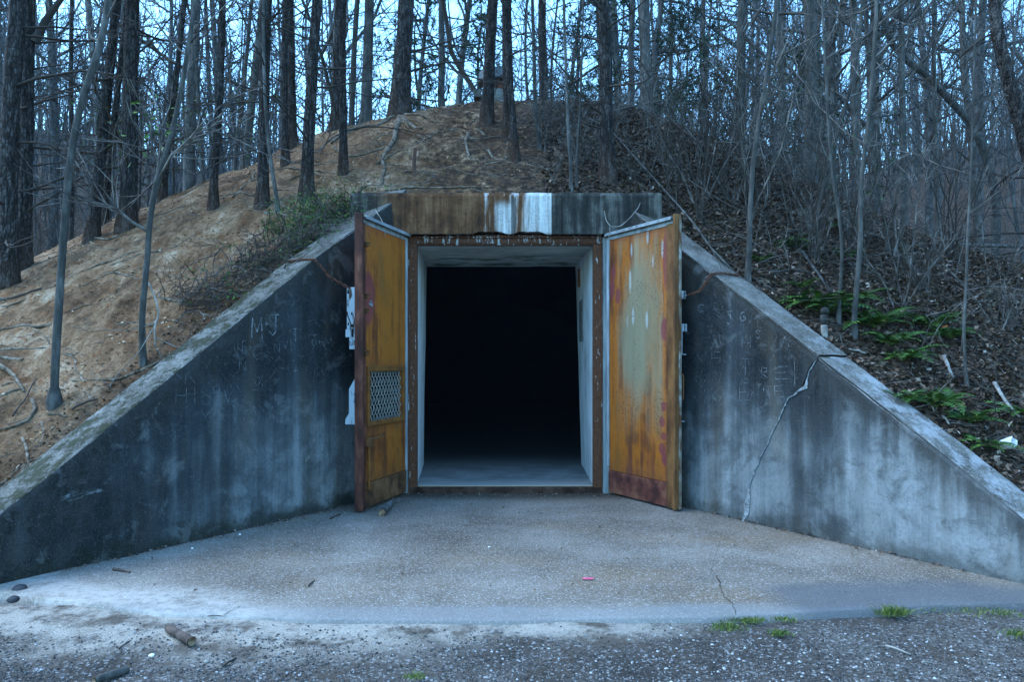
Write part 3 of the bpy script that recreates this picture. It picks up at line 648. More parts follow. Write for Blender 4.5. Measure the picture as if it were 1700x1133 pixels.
GL = {'M': [[(0, 1), (.05, 0), (.5, .7), (.95, 0), (1, 1)]], '+': [[(.1, .5), (.9, .5)], [(.5, .1), (.5, .9)]], 'J': [[(.2, 0), (1, 0)], [(.7, 0), (.7, .8), (.45, 1), (.1, .8)]],
      'T': [[(0, 0), (1, 0)], [(.5, 0), (.5, 1)]], 'G': [[(1, .1), (.5, 0), (.1, .3), (.1, .75), (.5, 1), (.95, .8), (.95, .5), (.6, .5)]], 'E': [[(1, 0), (0, .05), (0, 1), (1, .95)], [(0, .5), (.8, .5)]],
      'H': [[(0, 0), (0, 1)], [(1, 0), (1, 1)], [(0, .5), (1, .5)]], 'A': [[(0, 1), (.5, 0), (1, 1)], [(.2, .6), (.8, .6)]], 'O': [[(.5, 0), (.95, .3), (.9, .8), (.5, 1), (.1, .8), (.05, .3), (.5, 0)]],
      'N': [[(0, 1), (0, 0), (1, 1), (1, 0)]], 'I': [[(.5, 0), (.5, 1)]], 'C': [[(1, .1), (.5, 0), (.1, .3), (.1, .75), (.5, 1), (1, .85)]], 'V': [[(0, 0), (.5, 1), (1, 0)]], 'F': [[(1, 0), (0, 0), (0, 1)], [(0, .5), (.7, .5)]], 'R': [[(0, 1), (0, 0), (.9, .1), (.9, .45), (0, .5), (1, 1)]],
      'L': [[(0, 0), (0, 1), (1, 1)]], 'S': [[(1, .1), (.4, 0), (.05, .25), (.9, .65), (.6, 1), (0, .9)]]}
def letters(parent, side, items, wdt=.012):
    for ch_, x, y, w_, h_ in items:
        strokes(parent, side, [[(x + u * w_ + RS.uniform(-.6, .6), y + v * h_ + RS.uniform(-.6, .6)) for u, v in ln] for ln in GL[ch_]], wdt, off=-.013 if side < 0 else -.010)
letters(ww, -1, [('M', 418, 528, 17, 34), ('+', 437, 533, 9, 10), ('J', 446, 523, 17, 34)], .015)
letters(ww, -1, [('T', 486, 546, 9, 20), ('T', 517, 556, 10, 4), ('G', 517, 563, 9, 11), ('+', 528, 564, 6, 8), ('M', 539, 562, 13, 13), ('A', 487, 608, 9, 14), ('N', 455, 570, 9, 16), ('V', 470, 566, 7, 14), ('I', 481, 562, 3, 20), ('E', 402, 566, 8, 22)], .007)
letters(ww, -1, [('H', 292, 644, 17, 26), ('O', 333, 655, 17, 18), ('V', 372, 648, 13, 20), ('O', 383, 664, 13, 12), ('I', 322, 642, 3, 30), ('O', 353, 640, 12, 16), ('C', 420, 575, 14, 22), ('N', 398, 600, 10, 16)], .005)
b_l = [[(RS.uniform(300, 560), RS.uniform(520, 690))] for _ in range(170)]
strokes(ww, -1, [[a[0], (a[0][0] + RS.uniform(-12, 12), a[0][1] + RS.uniform(-14, 18))] for a in b_l], .0038, 'scratch_marks')
letters(we, 1, [('J', 1204, 517, 12, 22), ('G', 1228, 518, 10, 16), ('C', 1158, 506, 10, 12)], .011)
letters(we, 1, [('T', 1226, 596, 24, 28), ('E', 1228, 636, 16, 30), ('E', 1288, 608, 20, 22), ('E', 1286, 640, 16, 20), ('F', 1268, 642, 12, 10), ('A', 1298, 560, 12, 16), ('H', 1232, 560, 14, 18), ('I', 1316, 600, 6, 40), ('E', 1182, 575, 16, 20), ('L', 1258, 532, 6, 12), ('S', 1254, 548, 8, 14), ('R', 1264, 610, 10, 18)], .0065)
b_l = [(RS.uniform(1150, 1310), RS.uniform(500, 690)) for _ in range(130)]
strokes(we, 1, [[a, (a[0] + RS.uniform(-10, 10), a[1] + RS.uniform(-14, 18))] for a in b_l], .0036, 'scratch_marks')
# chalky scuff near the foot of the west wall
strokes(ww, -1, [[(x_, 826 - (x_ - 100) * .22 + d_), (x_ + l_, 826 - (x_ + l_ - 100) * .22 + d_ - 1)] for x_, d_, l_ in zip(RS.uniform(98, 165, 46), RS.normal(4, 3.2, 46), RS.uniform(3, 16, 46))], .0045, 'chalky_scuff')

# ------------------------------------------------------------------ bunker entrance
bk = empty('bunker_entrance'); tag(bk, 'concrete bunker entrance with stained headwall and open rusty double doors', 'bunker')
YF = ZH + CAM_Y                                    # headwall face
def headwall():
    b = MB(); x0, x1, z0, z1 = -1.975, 1.83, 3.19, 3.70; nc, nr = 150, 12; V = []
    for r in range(nr + 1):
        for c in range(nc + 1):
            x = x0 + (x1 - x0) * c / nc; f = r / nr; z = z0 + (z1 - z0) * f
            if r == 0:                              # spalled lower lip
                sp = 0
                for c0, w_, d_ in ((-.27, .20, .045), (.21, .19, .045)):
                    k = 1 - abs(x - c0) / w_
                    if k > 0: sp = max(sp, d_ * min(1, k * 3) * (.75 + .5 * mnoise.noise(Vector((x * 14, 0, 1)))))
                z += sp + .006 * mnoise.noise(Vector((x * 12, 0, 5)))
            if r == nr: z += .012 * mnoise.noise(Vector((x * 5, 1, 1)))
            y = YF + .006 * mnoise.noise(Vector((x * 4, z * 4, 8))) + (.02 if r == nr else 0)
            V.append((x, y, z))
        
    n = nc + 1
    for c in range(nc + 1): V.append((V[nr*n+c][0], .32, V[nr*n+c][2] + .01))
    b.add(V, [(r*n+c, r*n+c+1, (r+1)*n+c+1, (r+1)*n+c) for r in range(nr + 1) for c in range(nc)])
    low = [V[c] for c in range(n)]; back = [(p[0], .05, 3.225) for p in low]
    b.add(low + back, [(c, n + c, n + c + 1, c + 1) for c in range(nc)])
    for c in (0, nc):
        A = [V[r*n+c] for r in range(nr + 1)]; B = [(p[0], .3, p[2]) for p in A]
        b.add(A + B, [(r, r+1, nr+2+r, nr+1+r) for r in range(nr)])
    return b.build('headwall', M['head'], bk, smooth=False)
hw = headwall()
b = MB(); box(b, (.604, YF - .008, 3.2), (.609, YF + .004, 3.66)); b.build('wall_joint', M['dark'], hw)
for x0, x1 in ((-2.0, -1.362), (1.236, 2.0)):
    b = MB(); box(b, (x0, .02, -.1), (x1, .4, 3.18)); b.build('side_wall', M['coping'], bk)
_simple('sill', 'mud_stained_steel_sill', [(.35, (.022, .012, .009)), (.65, (.085, .050, .036))], 7, .97, spec=.03, bump=.4)
# steel surround
def bx(name, lo, hi, mat, par, bev=.006): b = MB(); box(b, lo, hi, bev=bev); return b.build(name, mat, par)
bx('hinge_post', (-1.36, -.02, -.02), (-1.282, .16, 3.17), M['post'], bk); bx('hinge_post', (1.118, -.02, -.02), (1.234, .16, 3.17), M['post'], bk)
for x0, x1 in ((-1.278, -1.178), (1.006, 1.114)):
    b = MB(); box(b, (x0, .0, .0), (x1, .012, 3.09), bev=.003)
    s = -1 if x0 < 0 else 1; e = x1 if s < 0 else x0
    box(b, (min(e, e + s * .012), .013, .0), (max(e, e + s * .012), .12, 3.085), bev=.002)
    o = x0 if s < 0 else x1
    box(b, (min(o, o - s * .012), -.03, .0), (max(o, o - s * .012), -.001, 3.09), bev=.002)
    j = b.build('door_jamb', M['peel'], bk)
    bb = MB()
    for z in np.arange(.35, 3.0, .43):
        th = np.arange(8) * PI / 4; xc = (x0 + x1) / 2
        V = [(xc + .011 * math.cos(t), -.0005, z + .011 * math.sin(t)) for t in th] + [(xc + .008 * math.cos(t), -.010, z + .008 * math.sin(t)) for t in th]
        bb.add(V, [(i, (i+1) % 8, 8 + (i+1) % 8, 8 + i) for i in range(8)] + [(8, 9, 10, 11), (8, 11, 12, 15), (12, 13, 14, 15)])
    tag(bb.build('bolt_heads', M['brown_rust'], j), kind='stuff')
b = MB(); box(b, (-1.278, .0, 3.093), (1.114, .014, 3.20), bev=.003); box(b, (-1.178, -.035, 3.158), (1.006, -.002, 3.172), bev=.003); box(b, (-1.17, .016, 3.075), (1.0, .10, 3.092), bev=.003)
b.build('lintel', M['lintel'], bk)
b = MB(); box(b, (-1.275, -.035, -.03), (1.11, .09, .075), bev=.012); b.build('threshold', M['sill'], bk)
# passage: walls, ceiling and floor run back to the dark chamber
def quadgrid(name, c4, mat, nu=12, nv=12, jit=.004, parent=bk):
    a, b_, c, d = [np.array(p, float) for p in c4]; V = []
    for j in range(nv + 1):
        for i in range(nu + 1):
            u, v = i / nu, j / nv; p = (a * (1-u) + b_ * u) * (1-v) + (d * (1-u) + c * u) * v
            n_ = mnoise.noise_vector(Vector(p * 2.2)) * jit; V.append(tuple(p + np.array(n_)))
    q = MB(); q.add(V, [(j*(nu+1)+i, j*(nu+1)+i+1, (j+1)*(nu+1)+i+1, (j+1)*(nu+1)+i) for j in range(nv) for i in range(nu)])
    return q.build(name, mat, parent, smooth=True)
YB = 11.0 + CAM_Y
quadgrid('passage_wall', [(-1.19, .10, .06), (-1.345, YB, .06), (-1.30, YB, 3.12), (-1.19, .10, 3.12)], M['passage'])
pe = quadgrid('passage_wall', [(1.018, .10, .06), (1.056, YB, .06), (.966, YB, 3.12), (1.018, .10, 3.12)], M['passage'])
quadgrid('passage_ceiling', [(-1.3, .09, 3.09), (1.12, .09, 3.09), (1.12, YB, 3.085), (-1.4, YB, 3.085)], M['ceiling'])
bx('wall_notice', (.985, 10.2 + CAM_Y, 1.93), (1.006, 10.62 + CAM_Y, 2.52), M['plaque'], pe, .003)
bx('wall_bracket', (.955, 10.45 + CAM_Y, 2.72), (1.0, 10.52 + CAM_Y, 2.98), M['brown_rust'], pe, .003)
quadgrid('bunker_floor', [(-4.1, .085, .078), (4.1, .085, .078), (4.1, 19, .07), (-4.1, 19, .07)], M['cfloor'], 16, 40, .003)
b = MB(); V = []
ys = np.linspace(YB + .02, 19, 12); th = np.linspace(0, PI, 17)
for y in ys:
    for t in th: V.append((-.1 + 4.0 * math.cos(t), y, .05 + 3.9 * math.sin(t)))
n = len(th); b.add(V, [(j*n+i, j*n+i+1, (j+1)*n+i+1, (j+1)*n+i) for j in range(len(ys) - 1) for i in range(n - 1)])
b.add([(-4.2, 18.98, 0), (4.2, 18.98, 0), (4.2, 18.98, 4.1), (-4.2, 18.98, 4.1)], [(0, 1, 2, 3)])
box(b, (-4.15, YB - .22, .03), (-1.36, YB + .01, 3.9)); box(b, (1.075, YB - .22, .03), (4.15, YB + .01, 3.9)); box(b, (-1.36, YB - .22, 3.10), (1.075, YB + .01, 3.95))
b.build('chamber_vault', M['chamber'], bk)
# walls of the trench either side of the passage (keeps daylight out)
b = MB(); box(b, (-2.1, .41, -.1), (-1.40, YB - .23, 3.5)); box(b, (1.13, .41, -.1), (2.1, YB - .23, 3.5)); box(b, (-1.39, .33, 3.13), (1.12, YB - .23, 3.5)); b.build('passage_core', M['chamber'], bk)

# ------------------------------------------------------------------ the two open doors
def door(hinge, outer, east):
    hx, hy = hinge; ox, oy = outer; L = math.hypot(ox - hx, oy - hy)
    f = -1 if east else 1
    d = empty('door', (hx, hy, 0), math.atan2(oy - hy, ox - hx)); d.parent = bk
    def B(mb_, x0, x1, y0, y1, z0, z1, bev=.004):
        ya, yb = sorted((f * y0, f * y1)); box(mb_, (x0, ya, z0), (x1, yb, z1), bev=bev)
    z0, z1 = .03, 3.195; fm = M['door_east' if east else 'door_west']
    edge = M['brown_rust' if east else 'red_rust']
    p = MB()
    if east:
        B(p, .012, L - .03, 0, .05, .30, z1)
    else:
        vx0, vx1, vz0, vz1 = .125, 1.0, .965, 1.525
        B(p, .012, L - .03, 0, .05, .30, vz0); B(p, .012, L - .03, 0, .0499, vz1, z1)
        B(p, .012, vx0, 0, .0498, vz0, vz1); B(p, vx1, L - .03, 0, .0498, vz0, vz1)
    p.build('door_panel', fm, d)
    p = MB(); B(p, .015, L - .03, .002, .062, z0, .296, .006); p.build('kick_plate', M['door_kick_east' if east else 'door_kick_west'], d)
    # angle iron along the free edge
    p = MB(); B(p, L - .032, L, -.012, .085, z0 - .01, z1 + .03, .005); B(p, L - (.16 if east else .115), L - .034, .052, .064, z0, z1 - .06, .003); p.build('edge_channel', edge, d)
    if east:
        p = MB(); B(p, L + .002, L + .009, -.008, .03, z0, z1, .002); p.build('edge_strip', M['edge_east'], d)
    # top flashing
    p = MB(); B(p, .0, L - .036, .052, .062, z1 - .075, z1 - .012, .003); B(p, .0, L - .036, -.01, .115, z1 - .01, z1 + .004, .003); B(p, .0, L - .036, .105, .115, z1 - .03, z1 - .012, .002)
    p.build('top_flashing', M['zinc'], d)
    p = MB(); B(p, -.012, .008, -.006, .07, .35 if east else .30, z1 - .05, .003); B(p, .010, .030, .052, .072, .35, z1 - .05, .003); p.build('edge_trim', M['zinc'], d)
    # hinges
    for hz in (.55, 1.6, 2.65):
        p = MB(); tube(p, [(-.022, -f * .0, hz - .09), (-.022, 0, hz), (-.022, 0, hz + .09)], .018, 10, cap=True); p.build('hinge', M['post'], d, smooth=True)
    if not east:
        p = MB(); B(p, vx0 - .05, vx0 + .004, .052, .075, vz0 - .05, vz1 + .05); B(p, vx1 - .004, vx1 + .05, .052, .075, vz0 - .05, vz1 + .05)
        B(p, vx0 + .006, vx1 - .006, .052, .075, vz1 - .004, vz1 + .05); B(p, vx0 + .006, vx1 - .006, .052, .075, vz0 - .05, vz0 + .004); p.build('vent_frame', M['vent_rust'], d)
        p = MB(); w_, h_ = vx1 - vx0, vz1 - vz0; st = .078; sl = 1.35
        for sgn in (1, -1):
            c = -h_ / sl
            while c < w_ + h_ / sl:
                xa, za, xb, zb = c, 0, c + h_ / sl, h_
                if xa < 0: za = -xa * sl; xa = 0
                if xb > w_: zb = (w_ - c) * sl; xb = w_
                if xb > xa + .01:
                    n_ = max(3, int((xb - xa) / st * 4)); pts = []
                    for i in range(n_ + 1):
                        u = i / n_; x_ = xa + (xb - xa) * u; pz = za + (zb - za) * u
                        x_ = x_ if sgn > 0 else w_ - x_
                        pts.append((vx0 + x_, f * (.034 + .006 * sgn * math.cos(x_ / st * PI * 2)), vz0 + pz))
                    tube(p, pts, .0052 if sgn > 0 else .0030, 4)
                c += st
        p.build('wire_mesh', M['wire'], d)
        p = MB(); B(p, vx0 - .03, vx1 + .03, -.012, -.004, vz0 - .03, vz1 + .03, .002); p.build('vent_shade_sheet', M['dark'], d)  # dark sheet standing in for the shade seen through the open vent
        # vertical bolt rod with its keepers and lever
        p = MB(); tube(p, [(1.05, f * .085, .22), (1.05, f * .085, .5), (1.05, f * .085, .80)], .012, 8, cap=True)
        for z in (.24, .52, .78): B(p, 1.015, 1.085, .064, .105, z - .015, z + .015, .003)
        p.build('bolt_rod', M['vent_rust'], d)
        p = MB(); B(p, .99, 1.10, .065, .12, .70, .80, .006); tube(p, [(1.05, f * .12, .775), (.95, f * .125, .785), (.80, f * .12, .80), (.74, f * .12, .815)], [.014, .013, .012, .014], 8, cap=True); p.build('handle', M['brown_rust'], d)
        for z, w_ in ((2.92, .13), (2.36, .12), (2.20, .12), (1.74, .16)):
            p = MB(); B(p, L - .13 - w_ * .3, L - .04, .066, .088, z - .008, z + .008, .003); B(p, L - .115, L - .075, .066, .10, z - .05, z - .012, .003); p.build('bracket', M['brown_rust'], d)
        p = MB(); tube(p, [(L - .10, f * .11, 2.26), (L - .13, f * .13, 2.23), (L - .15, f * .12, 2.26), (L - .12, f * .115, 2.29)], .009, 6); p.build('padlock_staple', M['zinc'], d)
        # pale lock shrouds outside the leaf, seen past its edge
        p = MB(); B(p, L - .035, L - .02, -.115, -.014, 1.98, 2.43); B(p, L - .036, L - .019, -.085, -.014, 1.76, 1.89); B(p, L - .037, L - .018, -.13, -.06, 1.89, 1.978); B(p, L - .037, L - .018, -.034, -.014, 1.891, 1.979)
        ls = p.build('lock_shroud', M['hasp'], d)
        p = MB()
        for y0_, y1_, z0_, z1_ in ((-.105, -.085, 2.36, 2.40), (-.06, -.045, 2.13, 2.16), (-.11, -.10, 2.12, 2.17), (-.10, -.085, 2.02, 2.05), (-.07, -.035, 2.00, 2.03), (-.075, -.070, 1.80, 1.85), (-.064, -.05, 1.80, 1.805), (-.052, -.047, 1.80, 1.84), (-.04, -.035, 1.80, 1.86), (-.035, -.026, 1.855, 1.86), (-.026, -.021, 1.81, 1.855)): B(p, L - .0175, L - .0155, y0_, y1_, z0_, z1_, 0)
        tag(p.build('stencil_marks', M['dark'], ls), kind='stuff')
        p = MB(); ys_ = [(-.014, 1.45), (-.085, 1.33), (-.085, 1.07), (-.13, 1.0), (-.13, .95), (-.014, .95)]
        V = [(L - .03, f * y, z) for y, z in ys_] + [(L - .016, f * y, z) for y, z in ys_]; k = 6
        p.add(V, [(i, (i+1) % k, k + (i+1) % k, k + i) for i in range(k)] + [(6, 7, 8, 11), (8, 9, 10, 11), (0, 5, 2, 1), (2, 5, 4, 3)]); p.build('lock_shroud', M['hasp'], d)
    else:
        p = MB(); B(p, L - .03, L - .015, -.09, -.014, 2.31, 2.40); B(p, L - .05, L - .033, -.12, -.09, 2.345, 2.362); p.build('hasp', M['hasp'], d)
        p = MB(); B(p, L - .03, L - .012, -.04, -.014, 1.70, 2.04); B(p, L - .031, L - .011, -.105, -.041, 1.955, 2.04); B(p, L - .031, L - .011, -.095, -.041, 1.70, 1.712); p.build('hasp', M['hasp'], d)
        p = MB(); tube(p, [(L - .02, -f * .02, 1.50), (L - .02, -f * .055, 1.48), (L - .02, -f * .055, 1.22), (L - .02, -f * .02, 1.20)], .009, 6); p.build('handle', M['brown_rust'], d, smooth=True)
        p = MB(); tube(p, [(L - .02, -f * .0, .98), (L - .02, -f * .07, .975)], .008, 6); p.build('pin', M['zinc'], d)
    return d
_simple('door_kick_west', 'mud_brown_steel', [(.36, (.045, .022, .011)), (.5, (.13, .055, .020)), (.66, (.20, .10, .045))], 6, .85, bump=.3, bd=.005)
_simple('door_kick_east', 'maroon_primer_steel', [(.36, (.050, .016, .012)), (.5, (.125, .038, .026)), (.66, (.21, .085, .050))], 6, .85, bump=.3, bd=.005)
_simple('edge_east', 'rust_with_worn_paint_edge', [(.42, (.11, .045, .018)), (.55, (.20, .16, .12)), (.68, (.42, .42, .40))], 9, .8, bump=.2, bd=.004, stretch=(1, 1, .5))
dw = door((-1.354, -.02), (-1.679, -1.18), False); tag(dw, 'ochre steel door leaf with a wire mesh vent')
de = door((1.228, -.02), (1.827, -1.10), True); tag(de, 'plain rust streaked steel door leaf with maroon paint spots')
# ------------------------------------------------------------------ trees
def wob_path(p0, d, L, n, w, rng, up=0.0, sag=0.0):
    d = unit(d); P = [np.array(p0, float)]
    for i in range(n):
        d = unit(d + rng.normal(0, w, 3) + np.array((0, 0, up - sag)))
        P.append(P[-1] + d * (L / n))
    return np.array(P), d
def twigs(mb, pts, rng, n, L, r, up=.06, lo=.25, sub=2, mi=0):
    m_ = len(pts) - 1
    for _ in range(n):
        t = rng.uniform(lo, 1) * m_; i = min(int(t), m_ - 1); p = pts[i] + (pts[i+1] - pts[i]) * (t - i)
        d0 = unit(pts[i+1] - pts[i]); d = unit(d0 * .7 + rng.normal(0, .6, 3) + np.array((0, 0, .15)))
        l = L * rng.uniform(.5, 1.2); q, _e = wob_path(p, d, l, 3, .16, rng, up)
        tube(mb, q, np.linspace(r, r * .35, 4), 3, mi)
        for __ in range(sub):
            k = rng.randint(1, 3); dd = unit(unit(q[k+1] - q[k]) + rng.normal(0, .6, 3)); q2, _e = wob_path(q[k], dd, l * rng.uniform(.3, .6), 2, .12, rng, up)
            tube(mb, q2, np.linspace(r * .55, r * .3, 3), 3, mi)
def limbs(mb, pts, rads, rng, n, lo, hi, L, el, up, ntw, sub, kr=.42, side_w=.12, rmin=.006):
    m_ = len(pts) - 1
    for i_ in range(n):
        t = (lo + (hi - lo) * (i_ + rng.rand()) / n) * m_; i = min(int(t), m_ - 1); f = t - i
        p = pts[i] * (1-f) + pts[i+1] * f; r0 = (rads[i] * (1-f) + rads[i+1] * f)
        az = rng.uniform(0, 2 * PI); e = R(rng.uniform(*el)); d = np.array((math.cos(az) * math.cos(e), math.sin(az) * math.cos(e), math.sin(e)))
        l = L * rng.uniform(.5, 1.15) * (1.1 - .55 * t / m_); r = max(rmin, min(r0 * kr, .012 * l + .004))
        q, _e = wob_path(p, d, l, 6, side_w, rng, up)
        tube(mb, q, np.linspace(r, r * .28, 7), 4)
        twigs(mb, q, rng, ntw, l * .42, max(.004, r * .42), up, .2, sub)

def leaf_cloud(mb, P, size, rng, n_each=1, spread=.1, mi=0):
    P = np.repeat(np.asarray(P, float), n_each, 0); n = len(P); P = P + rng.normal(0, spread, P.shape)
    a = rng.normal(0, 1, (n, 3)); a /= np.linalg.norm(a, axis=1)[:, None]; b_ = np.cross(a, rng.normal(0, 1, (n, 3))); b_ /= np.linalg.norm(b_, axis=1)[:, None] + 1e-9
    c = np.cross(a, b_); s = size * rng.uniform(.6, 1.3, (n, 1))
    V = np.stack([P - a * s, P + b_ * s * .42 + c * s * .12, P + a * s, P - b_ * s * .42 + c * s * .12], 1).reshape(-1, 3)
    mb.add(V, np.arange(n * 4).reshape(-1, 4), mi=mi)

def hero(spec):
    """a trunk set from the photo: base on the bank, thickness and lean as seen; limbs and twigs above"""
    base, top, wpx, kind, label = spec[:5]; opt = spec[5] if len(spec) > 5 else {}
    rng = np.random.RandomState(int(base[0] * 7 + base[1]) % 99991)
    if 'Z' in opt:
        Z = opt['Z']; X = (base[0] - 850) * Z / FPX; p = np.array((X, Z + CAM_Y, h1(X, Z + CAM_Y)))
    else:
        by = base[1]; p = G(base[0], by)
        while (p is None or p[1] > 7.5) and by < 700: by += 2; p = G(base[0], by)
    Z = p[1] - CAM_Y; s = Z / FPX
    base_z = p[2]; ztop = CAM_Z + 605 * s
    lean = ((top - base[0]) * s) / max(1, ztop - base_z)
    Ht = opt.get('H', max(11, ztop - base_z + 4.5)); r0 = wpx * s * .5
    n = int(Ht / .28); hs = np.linspace(-.6, Ht, n)
    kn = opt.get('kink', .03); ph = rng.uniform(0, 9)
    wx = np.array([mnoise.noise(Vector((h * .33, ph, 1))) for h in hs]) * kn * np.clip(hs, 0, 3); wy = np.array([mnoise.noise(Vector((h * .33, ph, 7))) for h in hs]) * kn * np.clip(hs, 0, 3)
    ly = rng.uniform(-.03, .05)
    if 'path' in opt:
        pp = np.array([((x - 850) * s - p[0], CAM_Z - (y - 605) * s - base_z) for x, y in opt['path']])
        zz = np.concatenate([[-.25], pp[:, 1], [pp[-1, 1] + 3.5]]); xx = np.concatenate([[pp[0, 0]], pp[:, 0], [pp[-1, 0] + (pp[-1, 0] - pp[-2, 0]) / max(.3, pp[-1, 1] - pp[-2, 1]) * 3.5 * .6]])
        Ht = zz[-1]; n = int(Ht / .2); hs = np.linspace(-.25, Ht, n); cx = np.interp(hs, zz, xx); ker = np.ones(3) / 3; cx[1:-1] = np.convolve(cx, ker, 'valid'); wx = cx - lean * hs; wy = wy[:1].repeat(n) * 0 if len(wy) < n else wy[:n] * .3
    pts = np.stack([lean * hs + wx, ly * hs + wy, hs], 1)
    taper = 1 - .62 * np.clip(hs, 0, None) / Ht * opt.get('tp', 1.0)
    flare = 1 + opt.get('flare', .55) * np.exp(-np.clip(hs, 0, None) / (r0 * 2.0 + .05))
    rads = r0 * taper * flare
    root = empty('pine_tree' if kind == 'pine' else ('sapling' if kind == 'sap' else 'bare_tree'), tuple(p)); tag(root, label, 'tree', opt.get('group', 'trees growing on the mound'))
    mb = MB(); big = wpx > 11
    tube(mb, pts, rads, 14 if big else 8, rough=.11 if kind == 'pine' else .04)
    if opt.get('bulb'):
        mb2 = MB(); tube(mb2, [(pts[1][0], 0, z) for z in (-.10, -.04, .02, .07, .12, .17)], [r0 * k for k in (1.2, 1.75, 1.95, 1.75, 1.3, 1.0)], 12, rough=.05); mb2.build('swollen_foot', M['greybark'], root, smooth=True)
    mb.build('trunk', M['pine' if kind == 'pine' else 'greybark'], root, smooth=True)
    lb = MB()
    if kind == 'pine':
        d = opt.get('dead', 14)
        limbs(lb, pts, rads, rng, int(d * 1.4), .10, .66, 1.5, (-14, 28), .0, 5, 2, .22)
        limbs(lb, pts, rads, rng, 8, .66, .98, 2.4, (15, 50), .05, 6, 2, .4)
    elif kind == 'sap':
        limbs(lb, pts, rads, rng, opt.get('dead', 12), opt.get('lo', .3), .97, Ht * .25, (10, 55), .05, 5, 2, .45)
    else:
        limbs(lb, pts, rads, rng, 18, .3, .97, 2.6, (15, 60), .05, 6, 2, .42)
    for q in opt.get('arms', ()):
        a = np.array([((x - p[0] / s - 850) * s, dy, CAM_Z - (y - 605) * s - base_z) for x, y, dy in q['pts']]); rr = np.linspace(q['w'] * s * .5, q['w'] * s * .2, len(a)); tube(lb, a, rr, 6); twigs(lb, a, rng, 10, .8, .008)
    if lb.n: lb.build('branches', M['twig' if kind != 'pine' else 'darktwig'], root, smooth=True)
    if opt.get('leaves'):
        g = MB(); P = []
        for x, y in opt['leaves']: P.append(((x - 850) * s - p[0], rng.uniform(-.4, .3), CAM_Z - (y - 605) * s - base_z))
        leaf_cloud(g, P, .032, rng, 14, .16); g.build('leaves', M['green'], root)
    return root

